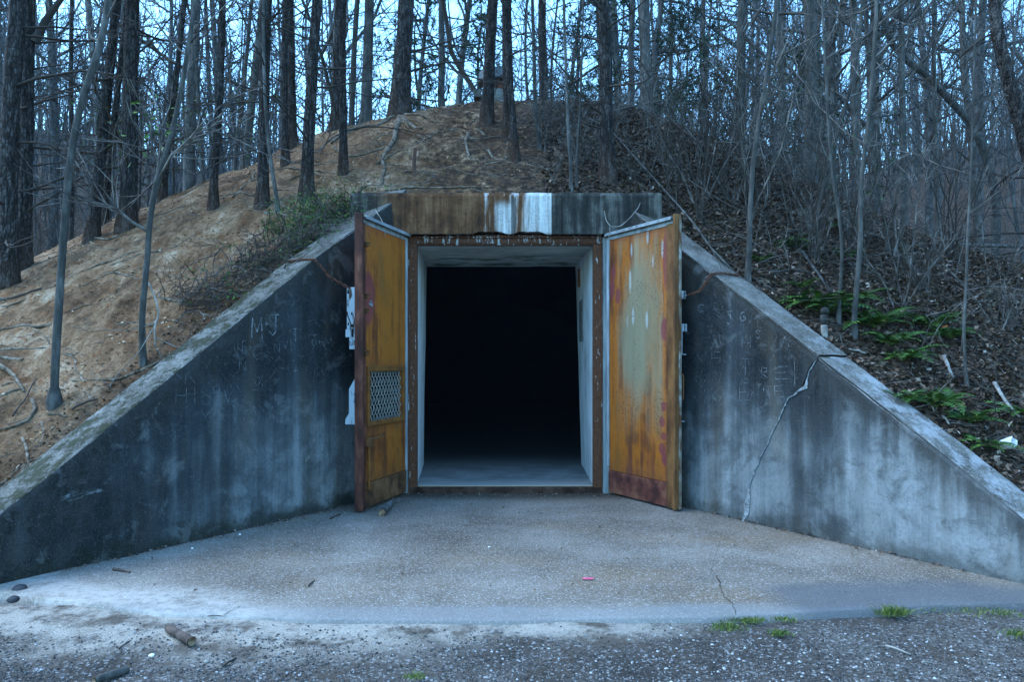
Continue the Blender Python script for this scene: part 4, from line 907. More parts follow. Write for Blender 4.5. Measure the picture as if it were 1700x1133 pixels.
HEROES = [
 ((8, 470), 30, 31, 'pine', 'thick dark pine trunk at the left margin, foremost of the dark pair', {'Z': 8.9, 'dead': 18, 'arms': [{'pts': [(20, 145, 0), (70, 135, -.1), (150, 128, -.2), (215, 140, -.3)], 'w': 6}]}),
 ((38, 478), 55, 22, 'pine', 'dark pine trunk with a muddy foot beside the thick left margin trunk', {'Z': 9.3, 'dead': 16, 'arms': [{'pts': [(58, 70, 0), (75, 35, 0), (100, 0, 0), (140, -60, 0)], 'w': 15}]}),
 ((119, 300), 127, 9, 'pine', 'thin dark straight trunk just behind the pale kinked sapling', {'Z': 14, 'dead': 16}),
 ((90, 674), 186, 13, 'sap', 'pale kinked sapling with a swollen foot standing on bare clay', {'Z': None, 'bulb': 1, 'path': [(90, 674), (92, 600), (98, 520), (104, 430), (112, 330), (122, 250), (132, 195), (146, 148), (166, 98), (176, 70), (186, 0)], 'lo': .45, 'tp': .8, 'flare': .1}),
 ((152, 397), 183, 17, 'pine', 'dark brown pine leaning right behind the pale kinked sapling', {}),
 ((172, 372), 207, 11, 'pine', 'slim dark pine leaning right beside the stout dark pine', {}),
 ((211, 380), 227, 25, 'pine', 'stout dark pine on the lower bare slope left of the forked sapling', {'dead': 18}),
 ((240, 605), 262, 11, 'sap', 'crooked forked sapling rooted against the top of the left wing wall', {'path': [(240, 605), (233, 560), (238, 500), (246, 430), (250, 380), (244, 355), (258, 320), (285, 230), (303, 160)], 'tp': 1.1, 'flare': .25, 'lo': .35, 'dead': 16, 'leaves': [(265, 225), (283, 222), (250, 215)],
   'arms': [{'pts': [(246, 385, 0), (228, 372, -.1), (205, 352, -.1), (190, 345, -.2)], 'w': 6}, {'pts': [(250, 340, 0), (258, 300, 0), (255, 270, .1), (240, 220, .1)], 'w': 5}, {'pts': [(262, 300, 0), (300, 268, -.2), (345, 240, -.3), (400, 225, -.4)], 'w': 4}]}),
 ((270, 322), 304, 11, 'pine', 'thin dark pine slanting right above the forked sapling', {}),
 ((311, 300), 315, 20, 'bare', 'tall grey straight trunk behind the left shoulder of the mound', {'Z': 13.5, 'group': 'trees growing on the mound'}),
 ((354, 347), 370, 13, 'pine', 'brown pine alone in the middle of the bare slope', {}),
 ((341, 260), 322, 8, 'bare', 'slender dark tree with a curved stem behind the bare slope', {'Z': 13.5}),
 ((405, 245), 434, 14, 'bare', 'mossy green trunk leaning right on the bare skyline', {'Z': 12.4}),
 ((384, 258), 412, 8, 'bare', 'thin grey trunk just left of the mossy leaning trunk', {'Z': 13.2}),
 ((436, 342), 439, 18, 'pine', 'straight grey pine in front of the green thicket', {'dead': 20}),
 ((461, 352), 436, 7, 'sap', 'thin pale sapling crossing the straight grey pine', {'path': [(463, 352), (452, 290), (443, 230), (437, 150), (433, 60), (432, 0)], 'dead': 8}),
 ((474, 274), 469, 12, 'pine', 'left trunk of the close dark pair on the upper bare slope', {}),
 ((486, 232), 482, 14, 'pine', 'right trunk of the close dark pair, standing higher on the slope', {}),
 ((509, 330), 526, 19, 'pine', 'straight scaly pine nearest to the left end of the headwall', {'dead': 18}),
 ((555, 199), 566, 13, 'pine', 'dark pine with a curved foot on the ridge left of the root tree', {}),
 ((570, 288), 570, 13, 'pine', 'slim scaly pine rising between the long exposed roots', {}),
 ((583, 192), 588, 10, 'bare', 'grey thin trunk on the ridge right of the dark curved pine', {'Z': 13.6}),
 ((606, 192), 612, 18, 'bare', 'grey thick trunk behind the ridge left of the root tree', {'Z': 13.6}),
 ((664, 193), 675, 29, 'pine', 'largest dark pine with long pale roots spilling down the clay', {'flare': .5, 'dead': 12, 'Z': 12.5}),
 ((808, 206), 817, 19, 'pine', 'dark pine directly left of the rusty vent', {'dead': 10}),
 ((845, 232), 843, 18, 'pine', 'scaly pine directly right of the rusty vent', {'dead': 10}),
 ((857, 268), 838, 11, 'pine', 'thinner pine crossing in front of the scaly pine by the vent', {'dead': 10}),
 ((903, 175), 903, 15, 'pine', 'reddish straight pine behind the crest right of the vent', {'Z': 14.2}),
 ((896, 247), 884, 7, 'sap', 'thin pale sapling on leaf litter right of the vent', {'path': [(898, 250), (892, 220), (888, 170), (887, 100), (884, 0)], 'dead': 10}),
 ((1009, 297), 997, 23, 'pine', 'big scaly pine above the right end of the headwall', {'dead': 22}),
 ((948, 317), 942, 6, 'sap', 'thin crooked sapling standing behind the headwall top', {'path': [(948, 318), (949, 280), (944, 240), (942, 180), (938, 60), (936, 0)], 'dead': 12}),
 ((957, 310), 962, 4, 'sap', 'very thin whip beside the crooked sapling behind the headwall', {'path': [(957, 312), (957, 250), (964, 180), (968, 60)], 'dead': 8}),
 ((1075, 190), 1072, 20, 'bare', 'dim grey trunk on the right shoulder of the crest', {'Z': 14.0}),
 ((1226, 252), 1230, 17, 'bare', 'grey trunk rising behind the tangled right shoulder', {'Z': 13.0}),
 ((1345, 302), 1343, 22, 'bare', 'stout straight grey trunk in the middle of the right tangle', {'Z': 12.4}),
 ((1302, 285), 1292, 11, 'bare', 'dark slim trunk left of the stout grey trunk', {'Z': 12.8}),
 ((1428, 330), 1415, 15, 'bare', 'dark straight trunk right of the stout grey trunk', {'Z': 13.5}),
 ((1455, 345), 1446, 11, 'bare', 'slim grey trunk close beside the dark straight trunk', {'Z': 14}),
 ((1502, 360), 1493, 12, 'bare', 'slim dark trunk before the curved grey trunk', {'Z': 13.5}),
 ((1560, 380), 1558, 9, 'bare', 'thin upright trunk between the curved trunk and the right margin', {'Z': 14}),
 ((1630, 300), 1608, 14, 'bare', 'grey trunk near the right margin, left of the black leaning one', {'Z': 16}),
 ((1650, 330), 1450, 15, 'bare', 'long curved grey trunk arching left across the right wood', {'Z': 15, 'path': [(1652, 330), (1635, 265), (1615, 215), (1570, 165), (1520, 115), (1485, 95), (1468, 60), (1445, 0)]}),
 ((1714, 380), 1652, 26, 'pine', 'black trunk leaning left at the right margin', {'Z': 9.0, 'path': [(1730, 380), (1712, 250), (1688, 170), (1666, 90), (1656, 40), (1655, 0)], 'dead': 6, 'flare': .1}),
 ((1243, 466), 1241, 9, 'sap', 'grey sapling standing against the top of the right wing wall', {'path': [(1240, 466), (1244, 420), (1246, 330), (1252, 250), (1264, 180), (1284, 60), (1290, 0)], 'dead': 16}),
 ((1420, 560), 1418, 9, 'sap', 'upright dark sapling among the ferns', {'path': [(1417, 555), (1420, 480), (1430, 400), (1424, 330), (1440, 200), (1446, 100), (1450, 0)], 'dead': 18}),
 ((1370, 535), 1400, 6, 'sap', 'thin grey sapling beside the pale stump', {'path': [(1392, 540), (1394, 470), (1400, 400), (1380, 300), (1372, 200)], 'dead': 12}),
 ((1350, 420), 1370, 8, 'sap', 'leaning sapling above the fern bed with drooping twigs', {'path': [(1350, 420), (1362, 330), (1390, 230), (1420, 130), (1432, 60)], 'dead': 18}),
 ((1606, 640), 1610, 5, 'sap', 'thin straight sapling right of the fern bed', {'path': [(1606, 640), (1598, 560), (1604, 480), (1606, 400), (1612, 300)], 'dead': 12}),
]
for sp in HEROES:
    if len(sp) > 5 and sp[5].get('Z', 1) is None: sp[5].pop('Z')
    hero(sp)

# the wood behind: a handful of bare trees, copied with turns and sizes
def forest_tree(seed, Hh, r0, nl, kind):
    rng = np.random.RandomState(seed); root = empty('forest_tree', (0, 0, 0))
    n = 16; hs = np.linspace(-.4, Hh, n); ph = rng.uniform(0, 99)
    ln = rng.normal(0, .05, 2); kk = .35 if kind else .8
    pts = np.stack([ln[0] * hs + kk * np.array([mnoise.noise(Vector((h * .13, ph, 1))) for h in hs]), ln[1] * hs + kk * np.array([mnoise.noise(Vector((h * .13, ph, 6))) for h in hs]), hs], 1)
    pts[:, :2] -= pts[0, :2]
    rads = r0 * (1 - .8 * np.clip(hs, 0, None) / Hh) * (1 + .25 * np.exp(-np.clip(hs, 0, None) / .4))
    b = MB(); tube(b, pts, rads, 9); b.build('trunk', M['farbark'], root, smooth=True)
    b = MB(); limbs(b, pts, rads, rng, nl, .14, .98, Hh * .24, (5, 62), .06, 7, 3, .5, .16, .012); b.build('branches', M['farbark'], root, smooth=True)
    return root
protos = [forest_tree(100 + i, h, r, nl, k) for i, (h, r, nl, k) in enumerate(((17, .10, 24, 1), (20, .14, 24, 1), (15, .075, 22, 0), (22, .17, 26, 1), (13, .06, 20, 0), (18, .09, 24, 0), (16, .11, 26, 0), (21, .12, 22, 1)))]
LBW = 'bare grey tree of the hazy wood beyond the left flank of the mound'; LBE = 'bare grey tree of the dense blue wood beyond the right flank of the mound'; LBC = 'bare grey tree of the wood standing behind the crest of the mound'
spots = []
rf = np.random.RandomState(5)
def put_forest(n, x0, x1, Z0, Z1, mind, pw=1.0):
    tries = 0; k = 0
    while k < n and tries < n * 60:
        tries += 1; Z = Z0 + (Z1 - Z0) * rf.rand() ** pw; px = rf.uniform(x0, x1); X = (px - 850) * Z / FPX
        if any((X - a) ** 2 + (Z - c) ** 2 < (mind * (.6 + Z / 60)) ** 2 for a, c in spots): continue
        spots.append((X, Z)); k += 1
put_forest(46, -120, 420, 17, 75, 1.2); put_forest(30, 400, 1050, 18, 60, 1.5); put_forest(66, 1040, 1830, 14.5, 70, 1.0)
used = set()
for i, (X, Z) in enumerate(spots):
    y = Z + CAM_Y; k = rf.randint(len(protos)); px = 850 + X * FPX / Z
    lab, gr = (LBW, 'trees of the wood beyond the left flank') if px < 420 else ((LBC, 'trees of the wood behind the crest') if px < 1045 else (LBE, 'trees of the wood beyond the right flank'))
    s = rf.uniform(.75, 1.2) * (1 if Z > 22 else .85)
    if k not in used:
        used.add(k); o = protos[k]; o.location = (X, y, h1(X, y)); o.rotation_euler = (0, 0, rf.uniform(0, 6.28)); o.scale = (s, s, s)
    else: o = copy_tree(protos[k], (X, y, h1(X, y)), rf.uniform(0, 6.28), s, s * rf.uniform(.9, 1.15))
    tag(o, lab, 'tree', gr)
# past those, the far wood reads as one mass
b = MB()
for _ in range(240):
    Z = rf.uniform(48, 125); px = rf.uniform(-250, 1950); X = (px - 850) * Z / FPX; y = Z + CAM_Y; z = h1(X, y); Hh = rf.uniform(13, 22); r0 = rf.uniform(.06, .14)
    ln = rf.normal(0, .05, 2); hs = np.linspace(-.3, Hh, 6); pts = np.stack([X + ln[0] * hs + rf.normal(0, .12, 6), y + ln[1] * hs, z + hs], 1)
    tube(b, pts, r0 * (1 - .8 * np.clip(hs, 0, None) / Hh), 5)
    for __ in range(12):
        i = rf.randint(1, 5); az = rf.uniform(0, 6.28); e = R(rf.uniform(20, 65)); q, _e = wob_path(pts[i], (math.cos(az) * math.cos(e), math.sin(az) * math.cos(e), math.sin(e)), rf.uniform(2, 5), 4, .18, rf, .06)
        tube(b, q, np.linspace(.045, .015, 5), 3); twigs(b, q, rf, 4, 1.8, .018, .05, .2, 1)
tag(b.build('distant_wood', M['farbark'], smooth=True), kind='stuff')

b = MB()                                           # low understorey on the far slopes, one mass
for _ in range(1300):
    left = rf.rand() < .42; Z = rf.uniform(20, 95) if left else rf.uniform(34, 95); px = rf.uniform(-250, 480) if left else rf.uniform(1150, 1950); X = (px - 850) * Z / FPX; y = Z + CAM_Y; z = h1(X, y); Hh = rf.uniform(3, 9); k_ = 5
    q, _e = wob_path((X, y, z - .2), (rf.normal(0, .12), rf.normal(0, .12), 1), Hh, k_, .06, rf, .03); tube(b, q, np.linspace(rf.uniform(.03, .09), .012, k_ + 1), 4); twigs(b, q, rf, 7, Hh * .28, .014, .06, .25, 2)
tag(b.build('understorey', M['farbark'], smooth=True), kind='stuff')
# evergreens with needles behind the crest and in the right wood
def evergreen(seed, Hh):
    rng = np.random.RandomState(seed); root = empty('evergreen_tree', (0, 0, 0)); hs = np.linspace(-.3, Hh, 12); pts = np.stack([rng.normal(0, .05, 12), rng.normal(0, .05, 12), hs], 1)
    rads = .11 * (1 - .85 * np.clip(hs, 0, None) / Hh); b = MB(); tube(b, pts, rads, 9); b.build('trunk', M['farbark'], root, smooth=True)
    b = MB(); g = MB(); P = []; D = []
    for i in range(44):
        t = rng.uniform(.10, .98); z = t * Hh; az = rng.uniform(0, 6.28); l = (1.05 - t) * Hh * .30 * rng.uniform(.5, 1.2) + .3
        q, _e = wob_path((0, 0, z), (math.cos(az), math.sin(az), rng.uniform(-.05, .45)), l, 6, .10, rng, .02, .05); tube(b, q, np.linspace(.02, .006, 7), 4)
        for k in range(2, 7):
            for __ in range(3): P.append(q[k] + rng.normal(0, .13, 3)); D.append(unit(q[k] - q[k-1]))
    b.build('branches', M['darktwig'], root, smooth=True)
    P = np.repeat(np.array(P), 12, 0); D = np.repeat(np.array(D), 12, 0); n = len(P); d = D * .7 + rng.normal(0, .6, (n, 3)); d /= np.linalg.norm(d, axis=1)[:, None]; w = np.cross(d, rng.normal(0, 1, (n, 3))); w /= np.linalg.norm(w, axis=1)[:, None]
    l = rng.uniform(.10, .24, (n, 1)); V = np.stack([P - w * .012, P + w * .012, P + d * l], 1).reshape(-1, 3); g.add(V, None, np.arange(n * 3).reshape(-1, 3))
    g.build('needles', M['needle'], root); return root
ev = [evergreen(31, 9.5), evergreen(32, 8.0)]
EV = [(735, 18, 1.05, 'needled evergreen filling the sky gap left of the vent'), (690, 21, .85, 'small needled evergreen right of the largest pine'), (795, 22, .8, 'needled evergreen showing behind the dark pine by the vent'), (1045, 17, .95, 'dark needled evergreen right of the big scaly pine'), (1090, 20, 1.1, 'dark needled evergreen at the right end of the crest'),
      (1170, 16, .8, 'dark evergreen tangled in the right wood above the bank'), (960, 22, .9, 'evergreen between the reddish pine and the big scaly pine'), (1330, 17, .7, 'low evergreen behind the stout grey trunk')]
for i, (px, Z, s, lab) in enumerate(EV):
    X = (px - 850) * Z / FPX; y = Z + CAM_Y; z = h1(X, y) - .3
    if i < 2: o = ev[i]; o.location = (X, y, z); o.scale = (s,) * 3
    else: o = copy_tree(ev[i % 2], (X, y, z), rf.uniform(0, 6.28), s)
    tag(o, lab, 'tree', 'needled evergreens')

# bare shrubs tangled over the right bank
def shrub(seed, Hh, ns, leafy):
    rng = np.random.RandomState(seed); root = empty('bare_shrub', (0, 0, 0)); b = MB(); P = []
    for i in range(ns):
        az = rng.uniform(0, 6.28); sp = rng.uniform(.05, .5); q, _e = wob_path((rng.normal(0, .05), rng.normal(0, .05), -.05), (math.cos(az) * sp, math.sin(az) * sp, 1), Hh * rng.uniform(.6, 1.1), 9, .13, rng, .03)
        r = rng.uniform(.006, .014); tube(b, q, np.linspace(r, r * .3, 10), 5); twigs(b, q, rng, 10, Hh * .26, .0045, .03, .15, 2); P.append(q[4:])
    b.build('stems', M['twig' if seed % 2 else 'darktwig'], root, smooth=True)
    if leafy: g = MB(); leaf_cloud(g, np.concatenate(P), .032, rng, 8, .16); g.build('leaves', M['holly'], root)
    return root
sh = [shrub(51, 2.6, 4, 0), shrub(52, 3.4, 3, 0), shrub(53, 1.7, 6, 0), shrub(54, 3.0, 5, 0), shrub(55, 3.0, 3, 1), shrub(57, 1.2, 7, 0)]
us = set(); LSH = 'thin bare grey shrub in the tangle over the leaf strewn right bank'; LSL = 'shrub with small dark evergreen leaves in the tangle on the right bank'
cnt = 0
for i in range(92):
    px = rf.uniform(1100, 1700); py = rf.uniform(250, 640) if i % 3 else rf.uniform(250, 430)
    p = G(px, py)
    if p is None or p[1] > 12 or p[0] < 1.75: continue
    if p[1] < .2 and p[0] - wing_x(p[1] - CAM_Y) < 1.15: continue
    if (py > 440 or p[0] > 5.2) and rf.rand() < .75: continue
    k = rf.choice([0, 1, 2, 3, 3, 0, 1, 4, 5])
    if py > 470 and k in (1, 3, 4): k = 2 if rf.rand() < .5 else 5
    s = rf.uniform(.65, 1.2) * (.7 if py > 480 else 1)
    if k not in us: us.add(k); o = sh[k]; o.location = p; o.scale = (s,) * 3
    else: o = copy_tree(sh[k], p, rf.uniform(0, 6.28), s)
    tag(o, LSL if k == 4 else LSH, 'shrub', 'evergreen shrubs on the right bank' if k == 4 else 'bare shrubs on the right bank')
# undergrowth on the left wood floor
for i in range(34):
    Z = rf.uniform(12, 26); px = rf.uniform(-60, 330); X = (px - 850) * Z / FPX; y = Z + CAM_Y
    k = rf.choice([0, 1, 3]); o = copy_tree(sh[k], (X, y, h1(X, y)), rf.uniform(0, 6.28), rf.uniform(.7, 1.2)); tag(o, 'thin bare shrub on the dim wood floor left of the bare slope', 'shrub', 'bare shrubs on the left wood floor')
for i in range(22):
    px = rf.uniform(880, 1130); py = rf.uniform(190, 312); p = G(px, py)
    if p is None or p[1] < .5: continue
    k = rf.choice([0, 2, 5]); o = copy_tree(sh[k], p, rf.uniform(0, 6.28), rf.uniform(.3, .6)); tag(o, 'low bare shrub on the leaf litter above the headwall', 'shrub', 'low shrubs above the headwall')
for k in range(len(sh)):
    if k not in us: sh[k].location = (6 + k, 3, h1(6 + k, 3)); tag(sh[k], LSH, 'shrub', 'bare shrubs on the right bank')
# ------------------------------------------------------------------ roots, fallen wood, plants and litter
rd = np.random.RandomState(77)
def lay(pix, w, dz=0.0, Zs=None, jit=0.0):
    """points on the bank under a row of photo pixels"""
    P = []
    for px, py in pix:
        p = G(px, py)
        if p is not None: P.append(p + np.array((0, 0, dz)))
    if len(P) < 2: print('NOT ON BANK', pix); return None
    P = np.array(P); out = []
    for a, c in zip(P[:-1], P[1:]):
        for f in np.arange(0, 1, .2):
            q = a * (1-f) + c * f; q[2] = h1(q[0], q[1]) + dz + rd.normal(0, jit); out.append(q)
    out.append(P[-1]); out = np.array(out)
    ker = np.array((.25, .5, .25))
    for k in range(3): out[1:-1, k] = np.convolve(out[:, k], ker, 'valid')
    out[:, :2] += np.array([mnoise.noise_vector(Vector(q * 2.5))[:2] for q in out]) * .03
    return out
def laid(name, pix, w0, w1, mat, label, cat, group=None, dz=.010, k=7, parent=None):
    P = lay(pix, w0, dz, jit=.004)
    if P is None: return None
    Z = P[:, 1] - CAM_Y
    r = np.linspace(w0, w1, len(P)) * Z / FPX * .5; b = MB(); tube(b, P - (np.array(parent.location) if parent else 0), r, k, cap=True, rough=.16)
    o = b.build(name, M[mat], parent, smooth=True)
    if label: tag(o, label, cat, group)
    return o
bigpine = next(o for o in bpy.data.objects if o.get('label', '').startswith('largest dark pine'))
ROOTS = [([(664, 196), (658, 212), (654, 235), (644, 252), (634, 268), (638, 285), (632, 310)], 9, 4), ([(668, 196), (676, 205), (690, 214), (700, 216)], 10, 4), ([(655, 195), (635, 203), (605, 212), (575, 222), (550, 240)], 6, 3), ([(652, 193), (625, 192), (595, 198), (565, 203)], 5, 3),
         ([(648, 197), (615, 210), (585, 215), (555, 228), (530, 252), (500, 270)], 4, 2), ([(672, 192), (705, 196), (730, 204)], 5, 2)]
for pix, a, c in ROOTS: laid('root', pix, a, c, 'root', None, None, parent=bigpine, dz=.014)
XR = [([(555, 247), (575, 262), (610, 256), (640, 247)], 4, 2, 'dark root line crossing the clay below the slim scaly pine'), ([(300, 580), (295, 590), (270, 600), (240, 615), (200, 635), (165, 632), (120, 637)], 6, 3, 'long pale root winding over clay above the left wing wall'),
      ([(0, 612), (20, 622), (32, 640), (40, 655)], 8, 4, 'bent root looping at the left margin'), ([(55, 668), (62, 682), (50, 702), (25, 712), (0, 718)], 7, 3, 'root curling below the swollen sapling foot'), ([(80, 690), (95, 690), (112, 695)], 6, 3, 'short root stub beside the swollen sapling foot'),
      ([(68, 705), (72, 722), (66, 745)], 4, 2, 'thin root dangling beneath the root stub'), ([(775, 222), (773, 236), (777, 250), (779, 262), (790, 270)], 6, 3, 'pale bent root below the dark pine by the vent'), ([(790, 218), (800, 224), (806, 228)], 6, 4, 'short pale root stub by the dark pine foot'),
      ([(395, 320), (420, 328), (450, 312), (480, 318)], 3, 2, 'dark root crossing the upper bare slope'), ([(385, 330), (420, 300), (470, 280), (520, 290), (560, 300)], 3, 1.5, 'thin root line along the upper clay step'), ([(480, 300), (530, 285), (575, 300), (640, 310)], 3, 1.5, 'thin root trailing toward the headwall'),
      ([(150, 395), (180, 400), (198, 392)], 5, 3, 'pale root beside the dark leaning pine foot'), ([(640, 318), (700, 312), (760, 314), (820, 313)], 4, 2, 'weathered root lying just above the headwall'), ([(760, 214), (720, 222), (690, 240)], 3, 1.5, 'thin root left of the vent pine')]
for pix, a, c, lab in XR: laid('exposed_root', pix, a, c, 'root', lab, 'root', 'exposed roots on the clay')
ST = [([(0, 500), (30, 497), (70, 484)], 4, 3, 'darktwig', 'straight dark stick lying on clay near the left margin'), ([(25, 700), (45, 665), (62, 635)], 3, 2, 'darktwig', 'dark stick lying upslope left of the swollen sapling'), ([(120, 686), (150, 672), (162, 668)], 4, 3, 'darktwig', 'short dark stick right of the swollen sapling'),
      ([(180, 652), (200, 622)], 2.5, 1.5, 'twig', 'thin stick near the left wing wall top'), ([(1280, 455), (1320, 452), (1346, 458)], 4, 2, 'greybark', 'grey fallen branch above the right wing wall'), ([(1330, 422), (1350, 445), (1375, 480), (1385, 492)], 6, 3, 'greybark', 'grey fallen limb pointing down to the ferns'),
      ([(1500, 495), (1512, 530), (1530, 560), (1550, 590)], 6, 4, 'darktwig', 'dark fallen limb slanting through the fern bed'), ([(1566, 596), (1575, 612), (1585, 635)], 7, 4, 'palewood', 'pale broken stick right of the fern bed'), ([(1652, 640), (1665, 665), (1680, 690), (1692, 700)], 7, 3, 'palewood', 'bleached broken branch near the right margin'),
      ([(1563, 695), (1575, 712)], 4, 3, 'palewood', 'short white stick above the right coping'), ([(1310, 390), (1345, 380), (1400, 372), (1440, 360)], 5, 3, 'greybark', 'long grey branch lying across the upper right bank'), ([(1410, 585), (1425, 588), (1440, 592)], 4, 3, 'palewood', 'pale bent twig beside the crack at the coping')]
for pix, a, c, mt, lab in ST: laid('fallen_branch', pix, a, c, mt, lab, 'branch', 'fallen branches on the banks', dz=.025)
def free_stem(name, pts, w0, w1, mat, label, cat, tw=0):
    P = np.array([W(*p) for p in pts]); t = np.linspace(0, len(P) - 1, len(P) * 5); Q = np.stack([np.interp(t, np.arange(len(P)), P[:, k]) for k in range(3)], 1)
    for _ in range(2): Q[1:-1] = (Q[:-2] + 2 * Q[1:-1] + Q[2:]) / 4
    Z = Q[:, 1] - CAM_Y; b = MB(); tube(b, Q, np.linspace(w0, w1, len(Q)) * Z / FPX * .5, 6, cap=True, rough=.05)
    if tw: twigs(b, Q, rd, tw, .8, .006)
    return tag(b.build(name, M[mat], smooth=True), label, cat)
gz_ = lambda px, py: (px, py, float(G(px, py)[1] - CAM_Y))
free_stem('fallen_branch', [(930, 188, 12.0), (985, 198, 11.4), (1020, 222, 10.8), (1060, 268, 10.0), (1100, 312, 9.4), (1150, 368, 8.6), (1180, 412, 8.15), (1212, 445, 8.1)], 2.4, 3.6, 'greybark', 'long grey stem leaning down across the right end of the headwall', 'branch', 6)
free_stem('fallen_branch', [(995, 193, 11.8), (1030, 182, 11.6), (1070, 172, 11.4), (1115, 166, 11.2)], 6, 3, 'greybark', 'bare branch sticking out right from the big scaly pine', 'branch', 6)
free_stem('leaning_tree', [(802, 172, 13.2), (785, 145, 13.3), (765, 115, 13.4), (748, 85, 13.4), (742, 40, 13.5), (735, 0, 13.5), (725, -60, 13.5)], 9, 7, 'darktwig', 'dark dead tree leaning left from behind the vent', 'tree', 10)
free_stem('fallen_log', [(1555, 404, 12.0), (1620, 408, 12.0), (1720, 410, 12.0)], 6, 6, 'greybark', 'long fallen log lying level at the right margin', 'log')
free_stem('fallen_log', [(1640, 425, 11.6), (1690, 418, 11.6), (1740, 415, 11.6)], 5, 5, 'darktwig', 'second level log just below the long fallen log', 'log')
free_stem('fallen_branch', [(1120, 205, 11.8), (1185, 255, 10.9), (1250, 310, 10.2), (1310, 345, 9.9)], 3, 5, 'darktwig', 'dark leaning stem crossing the right shoulder of the mound', 'branch', 8)
free_stem('dead_vine', [(1003, 350, 8.7), (1006, 366, 8.68), (1014, 377, 8.66), (1030, 376, 8.62), (1046, 362, 8.6), (1060, 345, 8.75), (1068, 322, 9.0)], 1.4, 1.2, 'palewood', 'thin pale vine looping down over the right end of the headwall', 'vine')
free_stem('dead_vine', [(1012, 378, 8.66), (1012, 420, 8.72), (1011, 480, 8.74)], 1.3, 1.0, 'palewood', 'thin vine hanging straight beside the right door', 'vine')
free_stem('dead_vine', [(622, 348, 8.5), (632, 362, 8.3), (637, 374, 8.2), (640, 392, 8.2)], 1.3, 1.0, 'palewood', 'thin pale vine drooping over the left door top', 'vine')
# brush on the upper left coping: dead stems and green leaves
br = empty('green_thicket', tuple(G(500, 395))); tag(br, 'low green leaved thicket with dead stems spilling over the left coping', 'shrub')
o0 = np.array(br.location); b = MB(); g = MB()
for i in range(300):
    t = rd.rand() ** .9; px = 290 + 300 * t + rd.normal(0, 14); py = 525 - 175 * t + rd.normal(0, 14) - 6
    p = G(px, py)
    if p is None or p[1] > .3: continue
    p = p - o0; az = rd.uniform(-1.2, 1.6); q, _e = wob_path(p + np.array((0, 0, .01)), (math.cos(az), -.5 * rd.rand(), rd.uniform(.15, .9)), rd.uniform(.2, .62), 8, .28, rd, -.05, .05)
    r = rd.uniform(.0035, .008); mi_ = int(rd.rand() < .6); tube(b, q, np.linspace(r, r * .4, 9), 4, mi_); twigs(b, q, rd, 4, .22, .003, 0, .1, 1, mi_)
    if t > .55 and rd.rand() < .5: leaf_cloud(g, q[3:], .018, rd, 4, .06)
    elif rd.rand() < .12: leaf_cloud(g, q[4:], .024, rd, 3, .06)
for i in range(45):
    px = rd.uniform(455, 590); py = 345 + (590 - px) * .28 + rd.normal(0, 10); p = G(px, py)
    if p is None or p[1] > 1: continue
    q, _e = wob_path(p - o0, (rd.normal(0, .4), rd.normal(0, .4), 1), rd.uniform(.15, .35), 5, .2, rd); tube(b, q, .004, 3); leaf_cloud(g, q[1:], .020, rd, 6, .07)
b.build('dead_stems', [M['twig'], M['darktwig']], br, smooth=True); g.build('leaves', M['green'], br)
laid('fallen_branch', [(520, 405), (545, 388), (575, 372)], 8, 5, 'darktwig', 'thick dark dead branch in the green thicket by the left coping', 'branch', dz=.05)
free_stem('dead_vine', [(700/2.833, 470, 7.0), (258, 495, 6.95), (264, 520, 6.9), (256, 545, 6.85), (258, 575, 6.8)], 3, 2, 'palewood', 'pale crooked dead stem right of the forked sapling', 'vine', 4)
# holly sprays high on the left
for i, (px, py, Z, lab) in enumerate(((185, 222, 10.4, 'spray of green leaves on thin twigs by the stout dark pine'), (230, 205, 10.6, 'spray of green leaves above the forked sapling'), (288, 165, 11, 'spray of green leaves before the thin slanting pine'), (405, 165, 11.6, 'spray of green leaves on the mossy leaning trunk'))):
    X, y, z = W(px, py, Z); zb = h1(X, y); root = empty('leafy_sapling', (X, y, zb)); tag(root, lab, 'sapling', 'leafy saplings on the left'); hh = z - zb
    b = MB(); q, _e = wob_path((0, 0, 0), (rd.normal(0, .1), 0, 1), hh * 1.1, 10, .05, rd, .05); tube(b, q, np.linspace(.016, .005, 11), 5); twigs(b, q, rd, 26, .9, .005, .02, .4, 3); b.build('stem', M['darktwig'], root, smooth=True)
    g = MB(); leaf_cloud(g, q[6:] , .030, rd, 22, .30); g.build('leaves', M['green'], root)
# ferns
def fern(seed, nf, L):
    rng = np.random.RandomState(seed); root = empty('fern', (0, 0, 0))
    for i in range(nf):
        az = i * 2 * PI / nf + rng.uniform(-.4, .4); l = L * rng.uniform(.7, 1.15); e0 = rng.uniform(.7, 1.15); n = 15; P = [np.zeros(3)]; el = e0
        for k in range(n): el -= rng.uniform(.07, .12); P.append(P[-1] + np.array((math.cos(az) * math.cos(el), math.sin(az) * math.cos(el), math.sin(el))) * l / n)
        P = np.array(P); b = MB(); tube(b, P, np.linspace(.004, .0015, n + 1), 3); sd_ = np.array((-math.sin(az), math.cos(az), 0))
        for k in range(2, n + 1):
            f = k / n; w = l * .24 * math.sin(PI * min(1, (f * .85 + .15)) ** .8) * 1.05 + .006; t = unit(P[k] - P[k-1])
            for s in (-1, 1):
                a = P[k]; tip = a + sd_ * s * w + t * w * .35 + np.array((0, 0, -w * .25 + rng.normal(0, .004))); m1 = (a + tip) / 2
                b.add([a, m1 + t * l * .034, tip, m1 - t * l * .030], [(0, 1, 2, 3)])
        b.build('frond', M['fernleaf'], root)
    return root
